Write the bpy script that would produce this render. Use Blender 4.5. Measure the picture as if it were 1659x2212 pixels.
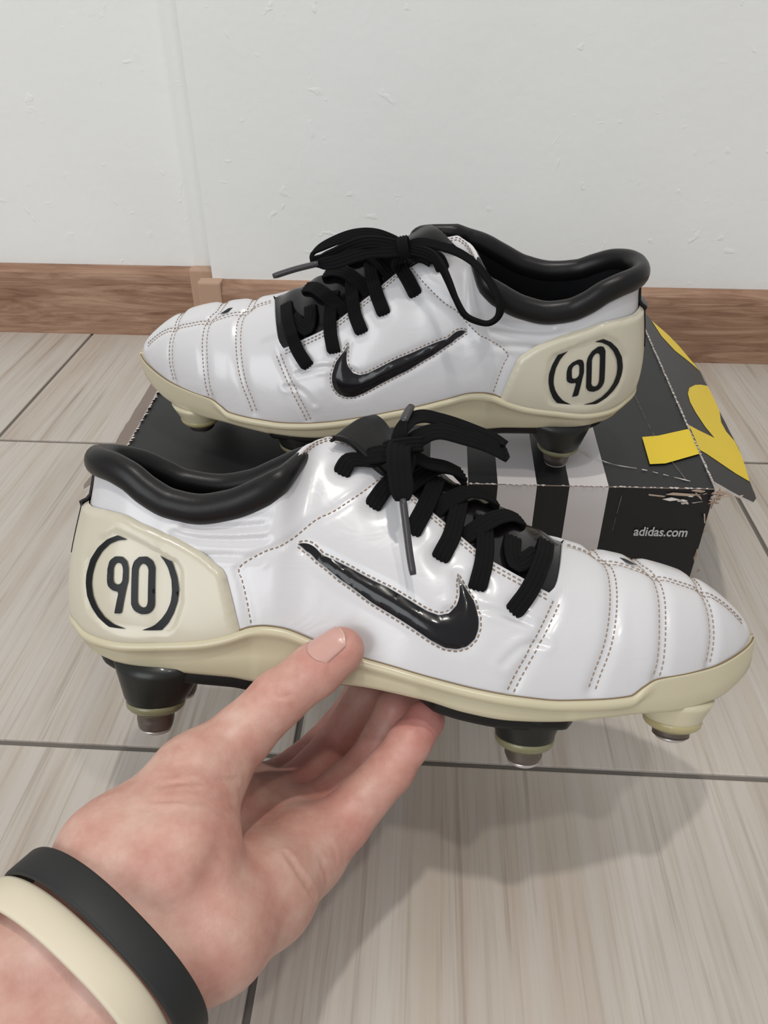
import bpy, bmesh, math, random
import numpy as np
from mathutils import Vector, Matrix
from mathutils.geometry import delaunay_2d_cdt
from mathutils.bvhtree import BVHTree

for o in list(bpy.data.objects):
    bpy.data.objects.remove(o, do_unlink=True)
scene = bpy.context.scene
COL = scene.collection
random.seed(7)
rng = np.random.default_rng(11)

# ------------------------------------------------------------------ camera
CAM_H = 0.345
cd = bpy.data.cameras.new('camera'); cam = bpy.data.objects.new('camera', cd); COL.objects.link(cam)
cam.location = (0, 0, CAM_H); cam.rotation_euler = (math.radians(54), 0, 0)
cd.sensor_fit = 'VERTICAL'; cd.sensor_height = 36.0; cd.sensor_width = 27.0
cd.lens = 1660.0 / 2212.0 * 36.0
cd.clip_start = 0.01; cd.clip_end = 50
scene.camera = cam

# ------------------------------------------------------------------ world and lamps
wd = bpy.data.worlds.new('room_light'); scene.world = wd; wd.use_nodes = True
bg = wd.node_tree.nodes['Background']; bg.inputs[0].default_value = (0.96, 0.98, 1.0, 1); bg.inputs[1].default_value = 0.45
def area_lamp(name, loc, size, power, col, target=(0, .3, 0), shape='DISK'):
    ld = bpy.data.lights.new(name, 'AREA'); ld.shape = shape; ld.size = size; ld.energy = power; ld.color = col
    ob = bpy.data.objects.new(name, ld); COL.objects.link(ob); ob.location = loc
    ob.rotation_euler = (Vector(target) - Vector(loc)).to_track_quat('-Z', 'Y').to_euler()
    return ob
area_lamp('ceiling_lamp', (0.02, 0.20, 2.45), 0.10, 14.5, (1.0, 0.955, 0.89), (0.02, .2, 0))
area_lamp('ceiling_lamp_far', (0.55, -0.30, 2.45), 0.12, 7.5, (1.0, 0.955, 0.89), (0, .3, 0))
area_lamp('soft_fill', (-1.3, -1.5, 1.35), 1.5, 27, (0.94, 0.97, 1.0), (0, .45, .15), 'SQUARE')  # added broad fill from behind left, lifts wall and floor under the boot; no window there
scene.view_settings.view_transform = 'Standard'
scene.view_settings.look = 'None'
scene.view_settings.exposure = 0.0
scene.view_settings.gamma = 1.0
scene.view_settings.use_curve_mapping = False

# ------------------------------------------------------------------ helpers
def mk(name, verts, faces, mat=None, parent=None, smooth=True, mats=None, fmat=None):
    me = bpy.data.meshes.new(name)
    me.from_pydata([tuple(v) for v in verts], [], [tuple(int(i) for i in f) for f in faces])
    if mats:
        for m in mats: me.materials.append(m)
        if fmat is not None: me.polygons.foreach_set('material_index', np.asarray(fmat, dtype=np.int32))
    elif mat: me.materials.append(mat)
    if smooth: me.polygons.foreach_set('use_smooth', np.ones(len(me.polygons), dtype=bool))
    me.validate(); me.update()
    ob = bpy.data.objects.new(name, me); COL.objects.link(ob)
    if parent: ob.parent = parent
    return ob
def thing(name, label, cat, loc=(0, 0, 0), rot=(0, 0, 0), group=None):
    o = bpy.data.objects.new(name, None); COL.objects.link(o)
    o.empty_display_size = .02
    o.location = loc; o.rotation_euler = rot; tag(o, label, cat, group); return o
def tag(o, label=None, cat=None, group=None, kind=None):
    if label: o['label'] = label
    if cat: o['category'] = cat
    if group: o['group'] = group
    if kind: o['kind'] = kind
    return o
def grid_faces(nu, nv, flip=False, closed_u=False):
    f = []
    for i in range(nu if closed_u else nu - 1):
        for j in range(nv - 1):
            a = i*nv + j; b = ((i+1) % nu)*nv + j
            q = (a, b, b+1, a+1)
            f.append(q[::-1] if flip else q)
    return f
def recalc(ob):
    bm = bmesh.new(); bm.from_mesh(ob.data); bmesh.ops.recalc_face_normals(bm, faces=bm.faces); bm.to_mesh(ob.data); bm.free()
def box_mesh(name, lo, hi, mat, parent=None, bevel=0.0, xf=None):
    bm = bmesh.new(); bmesh.ops.create_cube(bm, size=1)
    lo, hi = Vector(lo), Vector(hi)
    for v in bm.verts: v.co = Vector([(lo[i]+hi[i])/2 + v.co[i]*(hi[i]-lo[i]) for i in range(3)])
    if bevel: bmesh.ops.bevel(bm, geom=bm.edges[:], offset=bevel, segments=2, affect='EDGES', profile=.6)
    if xf:
        for v in bm.verts: v.co = xf(v.co)
    me = bpy.data.meshes.new(name); bm.to_mesh(me); bm.free()
    if mat: me.materials.append(mat)
    ob = bpy.data.objects.new(name, me); COL.objects.link(ob)
    if parent: ob.parent = parent
    return ob
def cat_rom(P, n=8, closed=False):
    P = [np.asarray(p, float) for p in P]; out = []
    m = len(P)
    for i in range(m if closed else m - 1):
        p1, p2 = P[i], P[(i+1) % m]
        p0 = P[i-1] if (closed or i > 0) else 2*p1 - p2
        p3 = P[(i+2) % m] if (closed or i + 2 < m) else 2*p2 - p1
        for k in range(n):
            t = k / n
            out.append(.5*((2*p1) + (p2-p0)*t + (2*p0-5*p1+4*p2-p3)*t*t + (3*p1-p0-3*p2+p3)*t**3))
    if not closed: out.append(P[-1])
    return np.array(out)
def resample(P, step):
    P = np.asarray(P, float); d = np.concatenate([[0], np.cumsum(np.linalg.norm(np.diff(P, axis=0), axis=1))])
    n = max(2, int(round(d[-1]/step)) + 1); q = np.linspace(0, d[-1], n)
    return np.stack([np.interp(q, d, P[:, k]) for k in range(P.shape[1])], -1)

# ------------------------------------------------------------------ materials
def mat(name, col=(.8, .8, .8), rough=.5, spec=.5, coat=0, coat_rough=.1, metal=0, sss=0, sss_rad=(.01, .004, .002), sheen=0, trans=0, ior=1.45, alpha=1):
    m = bpy.data.materials.new(name); m.use_nodes = True
    b = m.node_tree.nodes['Principled BSDF']
    b.inputs['Base Color'].default_value = (*col, 1); b.inputs['Roughness'].default_value = rough
    b.inputs['Specular IOR Level'].default_value = spec; b.inputs['Coat Weight'].default_value = coat
    b.inputs['Coat Roughness'].default_value = coat_rough; b.inputs['Metallic'].default_value = metal
    b.inputs['IOR'].default_value = ior
    if sss: b.inputs['Subsurface Weight'].default_value = sss; b.inputs['Subsurface Radius'].default_value = sss_rad; b.inputs['Subsurface Scale'].default_value = 1.0
    if sheen: b.inputs['Sheen Weight'].default_value = sheen
    if trans: b.inputs['Transmission Weight'].default_value = trans
    return m
class NT:
    def __init__(s, m): s.m = m; s.t = m.node_tree; s.b = s.t.nodes['Principled BSDF']
    def n(s, typ, **kw):
        nd = s.t.nodes.new(typ)
        for k, v in kw.items():
            if k.startswith('i_'):
                key = k[2:]; nd.inputs[int(key) if key.isdigit() else key.replace('_', ' ')].default_value = v
            else: setattr(nd, k, v)
        return nd
    def l(s, a, b): s.t.links.new(a, b)
    def coords(s, kind='Object', scale=(1, 1, 1), loc=(0, 0, 0), rot=(0, 0, 0)):
        c = s.n('ShaderNodeTexCoord'); mp = s.n('ShaderNodeMapping')
        mp.inputs['Scale'].default_value = scale; mp.inputs['Location'].default_value = loc; mp.inputs['Rotation'].default_value = rot
        s.l(c.outputs[kind], mp.inputs[0]); return mp.outputs[0]
    def noise(s, vec, scale, detail=4, rough=.55, dist=0):
        nd = s.n('ShaderNodeTexNoise'); nd.inputs['Scale'].default_value = scale; nd.inputs['Detail'].default_value = detail
        nd.inputs['Roughness'].default_value = rough; nd.inputs['Distortion'].default_value = dist
        s.l(vec, nd.inputs['Vector']); return nd.outputs['Fac']
    def ramp(s, fac, stops, interp='LINEAR'):
        r = s.n('ShaderNodeValToRGB'); r.color_ramp.interpolation = interp
        while len(r.color_ramp.elements) < len(stops): r.color_ramp.elements.new(.5)
        for e, (p, c) in zip(r.color_ramp.elements, stops):
            e.position = p; e.color = (*c, 1) if len(c) == 3 else c
        s.l(fac, r.inputs[0]); return r.outputs[0]
    def mix(s, fac, a, b, mode='MIX'):
        x = s.n('ShaderNodeMix', data_type='RGBA', blend_type=mode)
        for sock, v in ((x.inputs[0], fac), (x.inputs[6], a), (x.inputs[7], b)):
            if isinstance(v, (int, float)): sock.default_value = v
            elif isinstance(v, tuple): sock.default_value = (*v, 1)
            else: s.l(v, sock)
        return x.outputs[2]
    def math(s, op, a, b=0.0, clamp=False):
        x = s.n('ShaderNodeMath', operation=op, use_clamp=clamp)
        for i, v in enumerate((a, b)):
            if isinstance(v, (int, float)): x.inputs[i].default_value = v
            else: s.l(v, x.inputs[i])
        return x.outputs[0]
    def bump(s, h, strength=.2, dist=.001):
        x = s.n('ShaderNodeBump'); x.inputs['Strength'].default_value = strength; x.inputs['Distance'].default_value = dist
        s.l(h, x.inputs['Height']); s.l(x.outputs[0], s.b.inputs['Normal']); return x
    def color(s, c): s.l(c, s.b.inputs['Base Color'])

def m_wall():
    m = mat('wall_paint', (.80, .79, .77), .75, .3); t = NT(m); c = t.coords('Object')
    n1 = t.noise(c, 26, 4, .6); n2 = t.noise(c, 140, 3, .5); n3 = t.noise(c, 9, 3, .5)
    spots = t.ramp(t.noise(c, 55, 2, .5, .6), [(.68, (0, 0, 0)), (.74, (1, 1, 1))])
    t.color(t.ramp(n3, [(.3, (.815, .82, .80)), (.7, (.835, .84, .825))]))
    h = t.math('ADD', t.math('ADD', t.math('MULTIPLY', n1, .6), t.math('MULTIPLY', n2, .25)), t.math('MULTIPLY', spots, .35))
    t.bump(h, .55, .0014); return m
def m_tile():
    m = mat('wood_look_tile', (.6, .55, .5), .38, .45); t = NT(m)
    info = t.n('ShaderNodeObjectInfo'); tc = t.n('ShaderNodeTexCoord')
    off = t.n('ShaderNodeVectorMath', operation='SCALE'); off.inputs[3].default_value = 40
    cmb = t.n('ShaderNodeCombineXYZ'); t.l(info.outputs['Random'], cmb.inputs[0]); t.l(info.outputs['Random'], cmb.inputs[2])
    t.l(cmb.outputs[0], off.inputs[0])
    add = t.n('ShaderNodeVectorMath', operation='ADD'); t.l(tc.outputs['Object'], add.inputs[0]); t.l(off.outputs[0], add.inputs[1])
    mp = t.n('ShaderNodeMapping'); mp.inputs['Scale'].default_value = (1, .022, 1); t.l(add.outputs[0], mp.inputs[0])
    mp2 = t.n('ShaderNodeMapping'); mp2.inputs['Scale'].default_value = (1, .22, 1); t.l(add.outputs[0], mp2.inputs[0])
    g1 = t.noise(mp.outputs[0], 48, 4, .6, .2); g2 = t.noise(mp.outputs[0], 210, 4, .6, .2); g3 = t.noise(mp2.outputs[0], 16, 3, .5, .8); g4 = t.noise(mp.outputs[0], 520, 3, .6)
    base = t.ramp(g1, [(.25, (.425, .36, .30)), (.42, (.475, .42, .36)), (.56, (.515, .475, .43)), (.72, (.46, .405, .345))])
    streak = t.ramp(g2, [(.30, (.52, .45, .39)), (.44, (1, 1, 1))])
    c = t.mix(.5, base, streak, 'MULTIPLY')
    fine = t.ramp(g4, [(.33, (.70, .65, .61)), (.5, (1, 1, 1))]); c = t.mix(.35, c, fine, 'MULTIPLY')
    cloud = t.ramp(g3, [(.30, (.80, .77, .74)), (.5, (1, 1, 1))]); c = t.mix(.5, c, cloud, 'MULTIPLY')
    mp3 = t.n('ShaderNodeMapping'); mp3.inputs['Scale'].default_value = (1, .55, 1); t.l(add.outputs[0], mp3.inputs[0])
    vo = t.n('ShaderNodeTexVoronoi'); vo.inputs['Scale'].default_value = 5.5; t.l(mp3.outputs[0], vo.inputs['Vector'])
    kn = t.ramp(vo.outputs['Distance'], [(.045, (.62, .60, .60)), (.085, (1, 1, 1))]); c = t.mix(.6, c, kn, 'MULTIPLY')
    t.color(c)
    r = t.ramp(g1, [(.3, (.33, .33, .33)), (.7, (.45, .45, .45))]); t.l(r, t.b.inputs['Roughness'])
    t.bump(g2, .06, .0004); return m
def m_wood():
    m = mat('baseboard_wood', (.4, .28, .2), .5, .35); t = NT(m)
    c = t.coords('Object', (1.0, 1, 6)); c2 = t.coords('Object', (2.2, 1, 26))
    n0 = t.noise(c, 5.0, 3, .5, 1.6); g = t.noise(c2, 3.2, 6, .66, 2.6)
    w = t.ramp(g, [(.28, (.205, .105, .066)), (.45, (.315, .182, .118)), (.58, (.40, .25, .168)), (.75, (.49, .335, .24))])
    big = t.ramp(n0, [(.35, (.72, .66, .62)), (.6, (1, 1, 1))]); t.color(t.mix(.7, w, big, 'MULTIPLY'))
    t.bump(g, .08, .0005); return m
def m_pearl():
    m = mat('pearl_leather', (.80, .79, .805), .30, .5, coat=.4, coat_rough=.16, sheen=0); t = NT(m)
    c = t.coords('Object'); n = t.noise(c, 120, 3, .5); n2 = t.noise(t.coords('Object', (1, 1, 1.8), rot=(0, .5, 0)), 34, 3, .6, 1.0)
    lw = t.n('ShaderNodeLayerWeight'); lw.inputs[0].default_value = .35
    t.color(t.mix(t.noise(c, 18, 3, .5), (.64, .63, .64), (.61, .60, .615)))
    h = t.math('ADD', t.math('MULTIPLY', n, .08), n2)
    t.bump(h, .16, .0022); return m
def m_patent():
    m = mat('patent_black', (.007, .0058, .007), .20, .3, coat=.3, coat_rough=.05); t = NT(m)
    t.bump(t.noise(t.coords('Object'), 60, 3, .5), .12, .002); return m
def m_collar():
    m = mat('collar_leather', (.007, .0062, .0065), .38, .32, coat=.06, coat_rough=.25); t = NT(m)
    t.bump(t.math('ADD', t.noise(t.coords('Object'), 90, 3, .5), t.math('MULTIPLY', t.noise(t.coords('Object'), 900, 2, .5), .15)), .15, .0012); return m
def m_cream():
    m = mat('cream_plastic', (.62, .56, .40), .33, .5, coat=.25, coat_rough=.2, sss=.12, sss_rad=(.004, .003, .0015)); t = NT(m)
    c = t.coords('Object'); n = t.noise(c, 22, 3, .55)
    t.color(t.mix(n, (.595, .54, .395), (.52, .465, .31))); t.bump(t.noise(c, 260, 2, .5), .05, .0004); return m
def m_cup():
    m = mat('heel_cup_plastic', (.70, .66, .55), .30, .5, coat=.35, coat_rough=.15, sss=.1, sss_rad=(.004, .003, .0015)); t = NT(m)
    c = t.coords('Object'); t.color(t.mix(t.noise(c, 20, 3, .55), (.60, .56, .46), (.545, .495, .37))); return m
def m_lace():
    m = mat('black_lace', (.006, .006, .006), .8, .14); t = NT(m)
    uv = t.n('ShaderNodeUVMap'); uv.uv_map = 'lace'
    def wave(rot):
        mp = t.n('ShaderNodeMapping'); mp.inputs['Rotation'].default_value = (0, 0, rot); mp.inputs['Scale'].default_value = (1, 1, 1); t.l(uv.outputs[0], mp.inputs[0])
        w = t.n('ShaderNodeTexWave'); w.inputs['Scale'].default_value = 2.6; w.inputs['Distortion'].default_value = .4; t.l(mp.outputs[0], w.inputs[0]); return w.outputs['Fac']
    h = t.math('MAXIMUM', wave(.75), wave(-.75))
    t.color(t.ramp(h, [(.2, (.003, .003, .003)), (1, (.015, .015, .016))]))
    t.bump(h, .8, .0006); return m
M = {}
M['wall'] = m_wall(); M['tile'] = m_tile(); M['grout'] = mat('grout', (.16, .145, .13), .9, .2); M['wood'] = m_wood()
M['wood_cap'] = mat('corner_cap_wood', (.46, .30, .21), .5, .35)
M['pearl'] = m_pearl(); M['patent'] = m_patent(); M['collar'] = m_collar(); M['cream'] = m_cream(); M['cup'] = m_cup(); M['lace'] = m_lace()
M['lining'] = mat('dark_lining', (.008, .008, .009), .45, .4)
M['stitch'] = mat('beige_thread', (.30, .225, .17), .85, .2); M['stitch_dark'] = mat('dark_thread', (.10, .09, .075), .8, .2)
M['print'] = mat('black_print', (.006, .0065, .007), .4, .3)
M['plate'] = mat('black_plate', (.008, .008, .0075), .42, .35)
M['stud_base'] = mat('dark_stud_plastic', (.012, .013, .011), .38, .4, coat=.1)
M['ring'] = mat('olive_translucent_plastic', (.20, .19, .105), .3, .5, coat=.3, sss=.3, sss_rad=(.004, .004, .002))
M['metal'] = mat('worn_stud_metal', (.16, .135, .12), .38, .5, metal=.75); M['metal_end'] = mat('bare_stud_metal', (.62, .60, .60), .3, .5, metal=.8)
M['aglet'] = mat('grey_aglet', (.05, .047, .05), .35, .4, coat=.2)
M['edge'] = mat('eyestay_edge', (.66, .60, .57), .5, .4)
M['ring_cream'] = mat('yellowed_plastic', (.42, .36, .19), .3, .5, coat=.3, sss=.2, sss_rad=(.004, .004, .002))
M['seam'] = mat('brown_glue_seam', (.20, .14, .075), .6, .3)

# ------------------------------------------------------------------ the room (turned 3.3 degrees against the camera)
RA = math.radians(3.3)
def RW(u, v, z=0.0):
    return Vector((u*math.cos(RA) + v*math.sin(RA), -u*math.sin(RA) + v*math.cos(RA), z))
def rxf(co): return RW(co[0], co[1], co[2])
floor = box_mesh('floor', (-2.2, -1.6, -.03), (2.2, .84, -.0016), M['grout'], xf=rxf); tag(floor, kind='structure')
PITCH = .311; U0 = -.0625; V0 = .251
tile_me = None
for i in range(-4, 5):
    for j in range(-3, 2):
        u0, v0 = U0 + i*PITCH, V0 + j*PITCH
        v1 = min(v0 + PITCH, .80); 
        if tile_me is None or j == 1:
            t_ = box_mesh('tile', (-PITCH/2+.0016, -(v1-v0)/2+.0016, -.010), (PITCH/2-.0016, (v1-v0)/2-.0016 + (.0016 if j == 1 else 0), 0), M['tile'], floor, bevel=.0008)
            if j != 1: tile_me = t_.data
        else:
            t_ = bpy.data.objects.new('tile', tile_me); COL.objects.link(t_); t_.parent = floor
        t_.location = RW(u0 + PITCH/2, (v0+v1)/2, 0); t_.rotation_euler = (0, 0, -RA)
WALL_L, WALL_R, EDGE_U = .808, .771, -.2215
w = box_mesh('wall_left', (-2.2, WALL_L, -.02), (EDGE_U + .02, WALL_L + .1, 2.6), M['wall'], xf=rxf); tag(w, kind='structure')
w = box_mesh('wall_right', (EDGE_U, WALL_R, -.02), (2.2, WALL_R + .137, 2.6), M['wall'], xf=rxf); tag(w, kind='structure')
def baseboard(name, u0, u1, vface, vwall):
    """profiled wooden skirting, rounded at its top edge"""
    prof = [(0, 0), (0, .062), (.0015, .0685), (.005, .0725), (.010, .074), (vwall - vface, .074), (vwall - vface, 0)]
    vs = []; n = len(prof)
    for u in (u0, u1):
        for d, z in prof: vs.append(RW(u, vface + d, z))
    fs = [(i, (i+1) % n, n + (i+1) % n, n + i) for i in range(n)] + [tuple(range(n)), tuple(range(2*n-1, n-1, -1))]
    o = mk(name, vs, fs, M['wood'], smooth=False); recalc(o); tag(o, kind='structure'); return o
baseboard('baseboard_left', -2.2, -.2515, .794, WALL_L)
baseboard('baseboard_right', -.211, 2.2, .757, WALL_R)
def capbox(name, lo, hi):
    o = box_mesh(name, lo, hi, M['wood_cap'], xf=rxf, bevel=.002); tag(o, kind='structure'); return o
capbox('trim_1', (-.2525, .7925, 0), (-.2250, WALL_L, .0752))
capbox('trim_2', (-.2340, .7555, 0), (-.2100, WALL_R + .0005, .0750))

# ------------------------------------------------------------------ the battered shoe box
BH = .1013
FL, FR, BR, BL = (Vector((-.1583, .3722, BH)), Vector((.1866, .3588, BH)), Vector((.2131, .6249, BH)), Vector((-.1525, .6270, BH)))
def bq(a, b, z=0.0):
    """a 0..1 from left to right, b 0..1 from front to back on the lid"""
    p = FL*(1-a)*(1-b) + FR*a*(1-b) + BR*a*b + BL*(1-a)*b
    return Vector((p.x, p.y, p.z + z))
def m_box(name, col, rough=.42):
    m = mat(name, col, rough, .4, coat=.08, coat_rough=.3); t = NT(m); c = t.coords('Object')
    n = t.noise(c, 30, 4, .6); t.bump(n, .1, .0015)
    scr = t.noise(t.coords('Object', (9, 120, 60), rot=(0, 0, .35)), 1.0, 4, .65, .4)
    k = t.ramp(scr, [(.70, (0, 0, 0)), (.78, (1, 1, 1))])
    lite = tuple(min(1, x*1.05 + .035) for x in col)
    t.color(t.mix(t.math('MULTIPLY', k, .5), t.mix(n, col, tuple(x*.9 for x in col)), lite)); return m
M['box_black'] = m_box('box_black_card', (.010, .0105, .0115)); M['box_white'] = m_box('box_white_card', (.66, .62, .62), .5)
M['box_yellow'] = m_box('box_yellow_print', (.72, .52, .02), .45); M['card'] = mat('torn_card', (.42, .32, .25), .9, .2)
M['card_pale'] = mat('pale_torn_paper', (.62, .57, .53), .9, .2); M['card_grey'] = mat('grey_card_inside', (.22, .175, .15), .8, .2)
M['text_white'] = mat('grey_white_print', (.55, .56, .58), .5, .3)
box = thing('shoe_box', 'battered black cardboard shoe box with three white stripes under the rear boot', 'box', ((FL+FR+BR+BL)/4 - Vector((0, 0, BH))))
bo = Vector(box.location)
def bpart(name, verts, faces, material=None, mats=None, fmat=None, smooth=False, parent=None):
    o = mk(name, [Vector(v) - bo for v in verts], faces, material, box if parent is None else parent, smooth, mats, fmat); return o
# stripe edges along the width (fraction of the lid's front edge)
SE = [(p + .1557)/.3392 for p in (.0255, .0472, .0637, .0855, .1036, .1253)]
cols = sorted([0, .2, .42] + SE + [.8, .9, 1.0])
def is_white(a): return SE[0] < a < SE[1] or SE[2] < a < SE[3] or SE[4] < a < SE[5]
def panel(name, fn, rows, thick):
    """sheet of card: fn(a, r) gives the outer face; thick is the inward vector"""
    vs, fs, fm = [], [], []
    na = len(cols)
    for k in (0, 1):
        for a in cols:
            for r in rows: vs.append(fn(a, r) + (Vector(thick) if k else Vector((0, 0, 0))))
    nr = len(rows); off = na*nr
    for i in range(na-1):
        wh = is_white((cols[i]+cols[i+1])/2)
        for j in range(nr-1):
            a0 = i*nr + j; q = (a0, a0+nr, a0+nr+1, a0+1)
            fs.append(q); fm.append(1 if wh else 0); fs.append(tuple(x+off for x in q[::-1])); fm.append(2)
    for i in range(na-1):
        for j in (0, nr-1):
            a0 = i*nr+j; fs.append((a0, a0+nr, a0+nr+off, a0+off)); fm.append(2)
    for j in range(nr-1):
        for i in (0, na-1):
            a0 = i*nr+j; fs.append((a0, a0+1, a0+1+off, a0+off)); fm.append(2)
    o = bpart(name, vs, fs, mats=[M['box_black'], M['box_white'], M['card_grey']], fmat=fm); recalc(o); return o
def sag(a, b): return -.0007*math.sin(a*math.pi)*math.sin(b*math.pi)
panel('lid_panel', lambda a, b: bq(a, b, sag(a, b) - .0006), [0, .12, .3, .5, .7, .86, 1.0], (0, 0, -.0016))
def front_fn(a, r):
    p = bq(a, 0); n = Vector((-.0389, -.999, 0))
    return Vector((p.x, p.y, BH - .0008 - r*(BH - .0008))) + n*(.0008 + .002*math.sin(r*math.pi))
panel('front_panel', front_fn, [0, .15, .35, .6, .8, 1.0], (.00006, .0016, 0))
def side_wall(name, A, B, inn):
    A, B = Vector(A), Vector(B); vs = []
    for k in (0, 1):
        for P in (A, B):
            for z in (BH - .003, 0.0): vs.append(Vector((P.x, P.y, z)) + Vector(inn)*(.003 + .0016*k))
    fs = [(0, 1, 3, 2), (4, 6, 7, 5), (0, 2, 6, 4), (1, 5, 7, 3), (0, 4, 5, 1), (2, 3, 7, 6)]
    o = bpart(name, vs, fs, M['box_black']); recalc(o); return o
side_wall('side_panel', FR, BR, (-1, 0, 0)); side_wall('side_panel', FL, BL, (1, 0, 0)); side_wall('back_panel', BL, BR, (0, -1, 0))
bpart('bottom_panel', [Vector((p.x*.99, p.y, z)) for z in (.0, .0016) for p in (FL, FR, BR, BL)], [(0, 3, 2, 1), (4, 5, 6, 7), (0, 1, 5, 4), (1, 2, 6, 5), (2, 3, 7, 6), (3, 0, 4, 7)], M['box_black'])
# torn side flaps that have sprung outwards
def flap(name, pts_in, pts_out, mats, fmat_fn=None, th=.0014):
    n = len(pts_in); rows = 5; vs = []
    for k in (0, 1):
        for i in range(n):
            for r in range(rows):
                t = r/(rows-1); p = Vector(pts_in[i])*(1-t) + Vector(pts_out[i])*t
                nrm = Vector((0, 0, 1)); p = p + Vector((0, 0, .0025*math.sin(t*math.pi)))
                vs.append(p + Vector((0, 0, -th*k)))
    fs, fm = [], []
    off = n*rows
    for i in range(n-1):
        for r in range(rows-1):
            a = i*rows + r; fs.append((a, a+rows, a+rows+1, a+1)); fm.append(0); fs.append((a+off, a+1+off, a+rows+1+off, a+rows+off)); fm.append(1)
    for i in range(n-1):
        for r in (0, rows-1):
            a = i*rows + r; fs.append((a, a+rows, a+rows+off, a+off)); fm.append(2)
    for r in range(rows-1):
        for i in (0, n-1):
            a = i*rows + r; fs.append((a, a+1, a+1+off, a+off)); fm.append(2)
    o = bpart(name, vs, fs, mats=mats, fmat=fm); recalc(o); return o

def flap_frame(A, B, out, slope):
    d = (B - A).normalized(); o = Vector(out); o = (o - d*o.dot(d)).normalized()
    t = o*math.cos(slope) - Vector((0, 0, 1))*math.sin(slope); n = d.cross(t)
    if n.z < 0: n = -n
    return lambda a, b, h=0.0: A + d*(a/1000) + t*(b/1000) + n*(h/1000)
def sheet(name, fr, outline, mats, h=0.0, th=1.4, parent=None):
    n = len(outline)
    vs = [fr(a, b, h) for a, b in outline] + [fr(a, b, h - th) for a, b in outline]
    fs = [tuple(range(n)), tuple(range(2*n-1, n-1, -1))] + [(i, (i+1) % n, n+(i+1) % n, n+i) for i in range(n)]
    o = bpart(name, vs, fs, mats=mats, fmat=[0, 1] + [2]*n, parent=parent); recalc(o); return o
def jag(outline, amp, step=4.0, keep=()):
    """ragged torn outline"""
    out = []
    m = len(outline)
    for i in range(m):
        a, b = np.array(outline[i]), np.array(outline[(i+1) % m])
        out.append(tuple(a))
        if i in keep: continue
        L = np.linalg.norm(b-a); k = int(L/step)
        nrm = np.array([-(b-a)[1], (b-a)[0]])/max(L, 1e-6)
        for q in range(1, k): out.append(tuple(a + (b-a)*q/k + nrm*rng.normal(0, amp)))
    return out
RF = flap_frame(FR, BR, (1, 0, 0), math.radians(28)); LF = flap_frame(FL, BL, (-1, 0, 0), math.radians(30))
rf_out = [(7, 0.5), (6.8, 19.7), (8.6, 30.8), (16.2, 35.8), (34.2, 38.1), (76.7, 44.9), (130.7, 45.7), (176.3, 47.5), (200.2, 48.1), (242.5, 33.8), (266.9, 13.8), (278.5, 6.7), (268, .5)]
sheet('side_flap', RF, jag(rf_out, .25, 6), [M['box_black'], M['card_grey'], M['card_pale']], h=0.3)
lf_out = [(3.4, .4), (0, 9), (-.9, 20), (5.9, 23), (26.9, 16), (66.5, 15.5), (112.8, 14.5), (147.8, 15), (238, 15), (240, .4)]
sheet('side_flap', LF, jag(lf_out, .35, 5), [M['card_grey'], M['box_black'], M['card_pale']], h=0.2)
Y2 = [(72.0, 1), (72.0, 7.5), (74.6, 22.6), (85.0, 18.3), (101.6, 15.2), (115.8, 14.3), (130.7, 16.4), (144.8, 21.6), (158.9, 30.7), (167.5, 38.5), (174.1, 47), (161.4, 47), (152.0, 46.6), (131.6, 45.1), (111.5, 39.9), (98.7, 40.3), (89.9, 44.3), (76.7, 44.3), (55.9, 41.4), (35.3, 37.6), (35.7, 26.8), (40.9, 5.8), (41, 1)]
"""the yellow print carries on from the lid over the fold and across the flap"""
Y3 = [(262.8, 13.9), (233.3, 17.9), (215.5, 26.8), (208.6, 38.2), (200.2, 47.6), (214.6, 42.9), (235.2, 36), (249.3, 28), (256.3, 20.4)]
def decal(name, pts, material, parent=None):
    n = len(pts); dn = [Vector(p) for p in pts]
    return bpart(name, dn, [tuple(range(n))], material, parent=parent)
decal('yellow_print', [RF(a, b, .55) for a, b in Y2], M['box_yellow']); decal('yellow_print', [RF(a, b, .55) for a, b in Y3], M['box_yellow'])
decal('yellow_print', [(0.1607, 0.4145, BH+.0003), (0.1711, 0.4161, BH+.0003), (0.1929, 0.4246, BH+.0003), (0.1900, 0.3948, BH+.0003), (0.1661, 0.3838, BH+.0003), (0.1567, 0.3830, BH+.0003)], M['box_yellow'])
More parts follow.
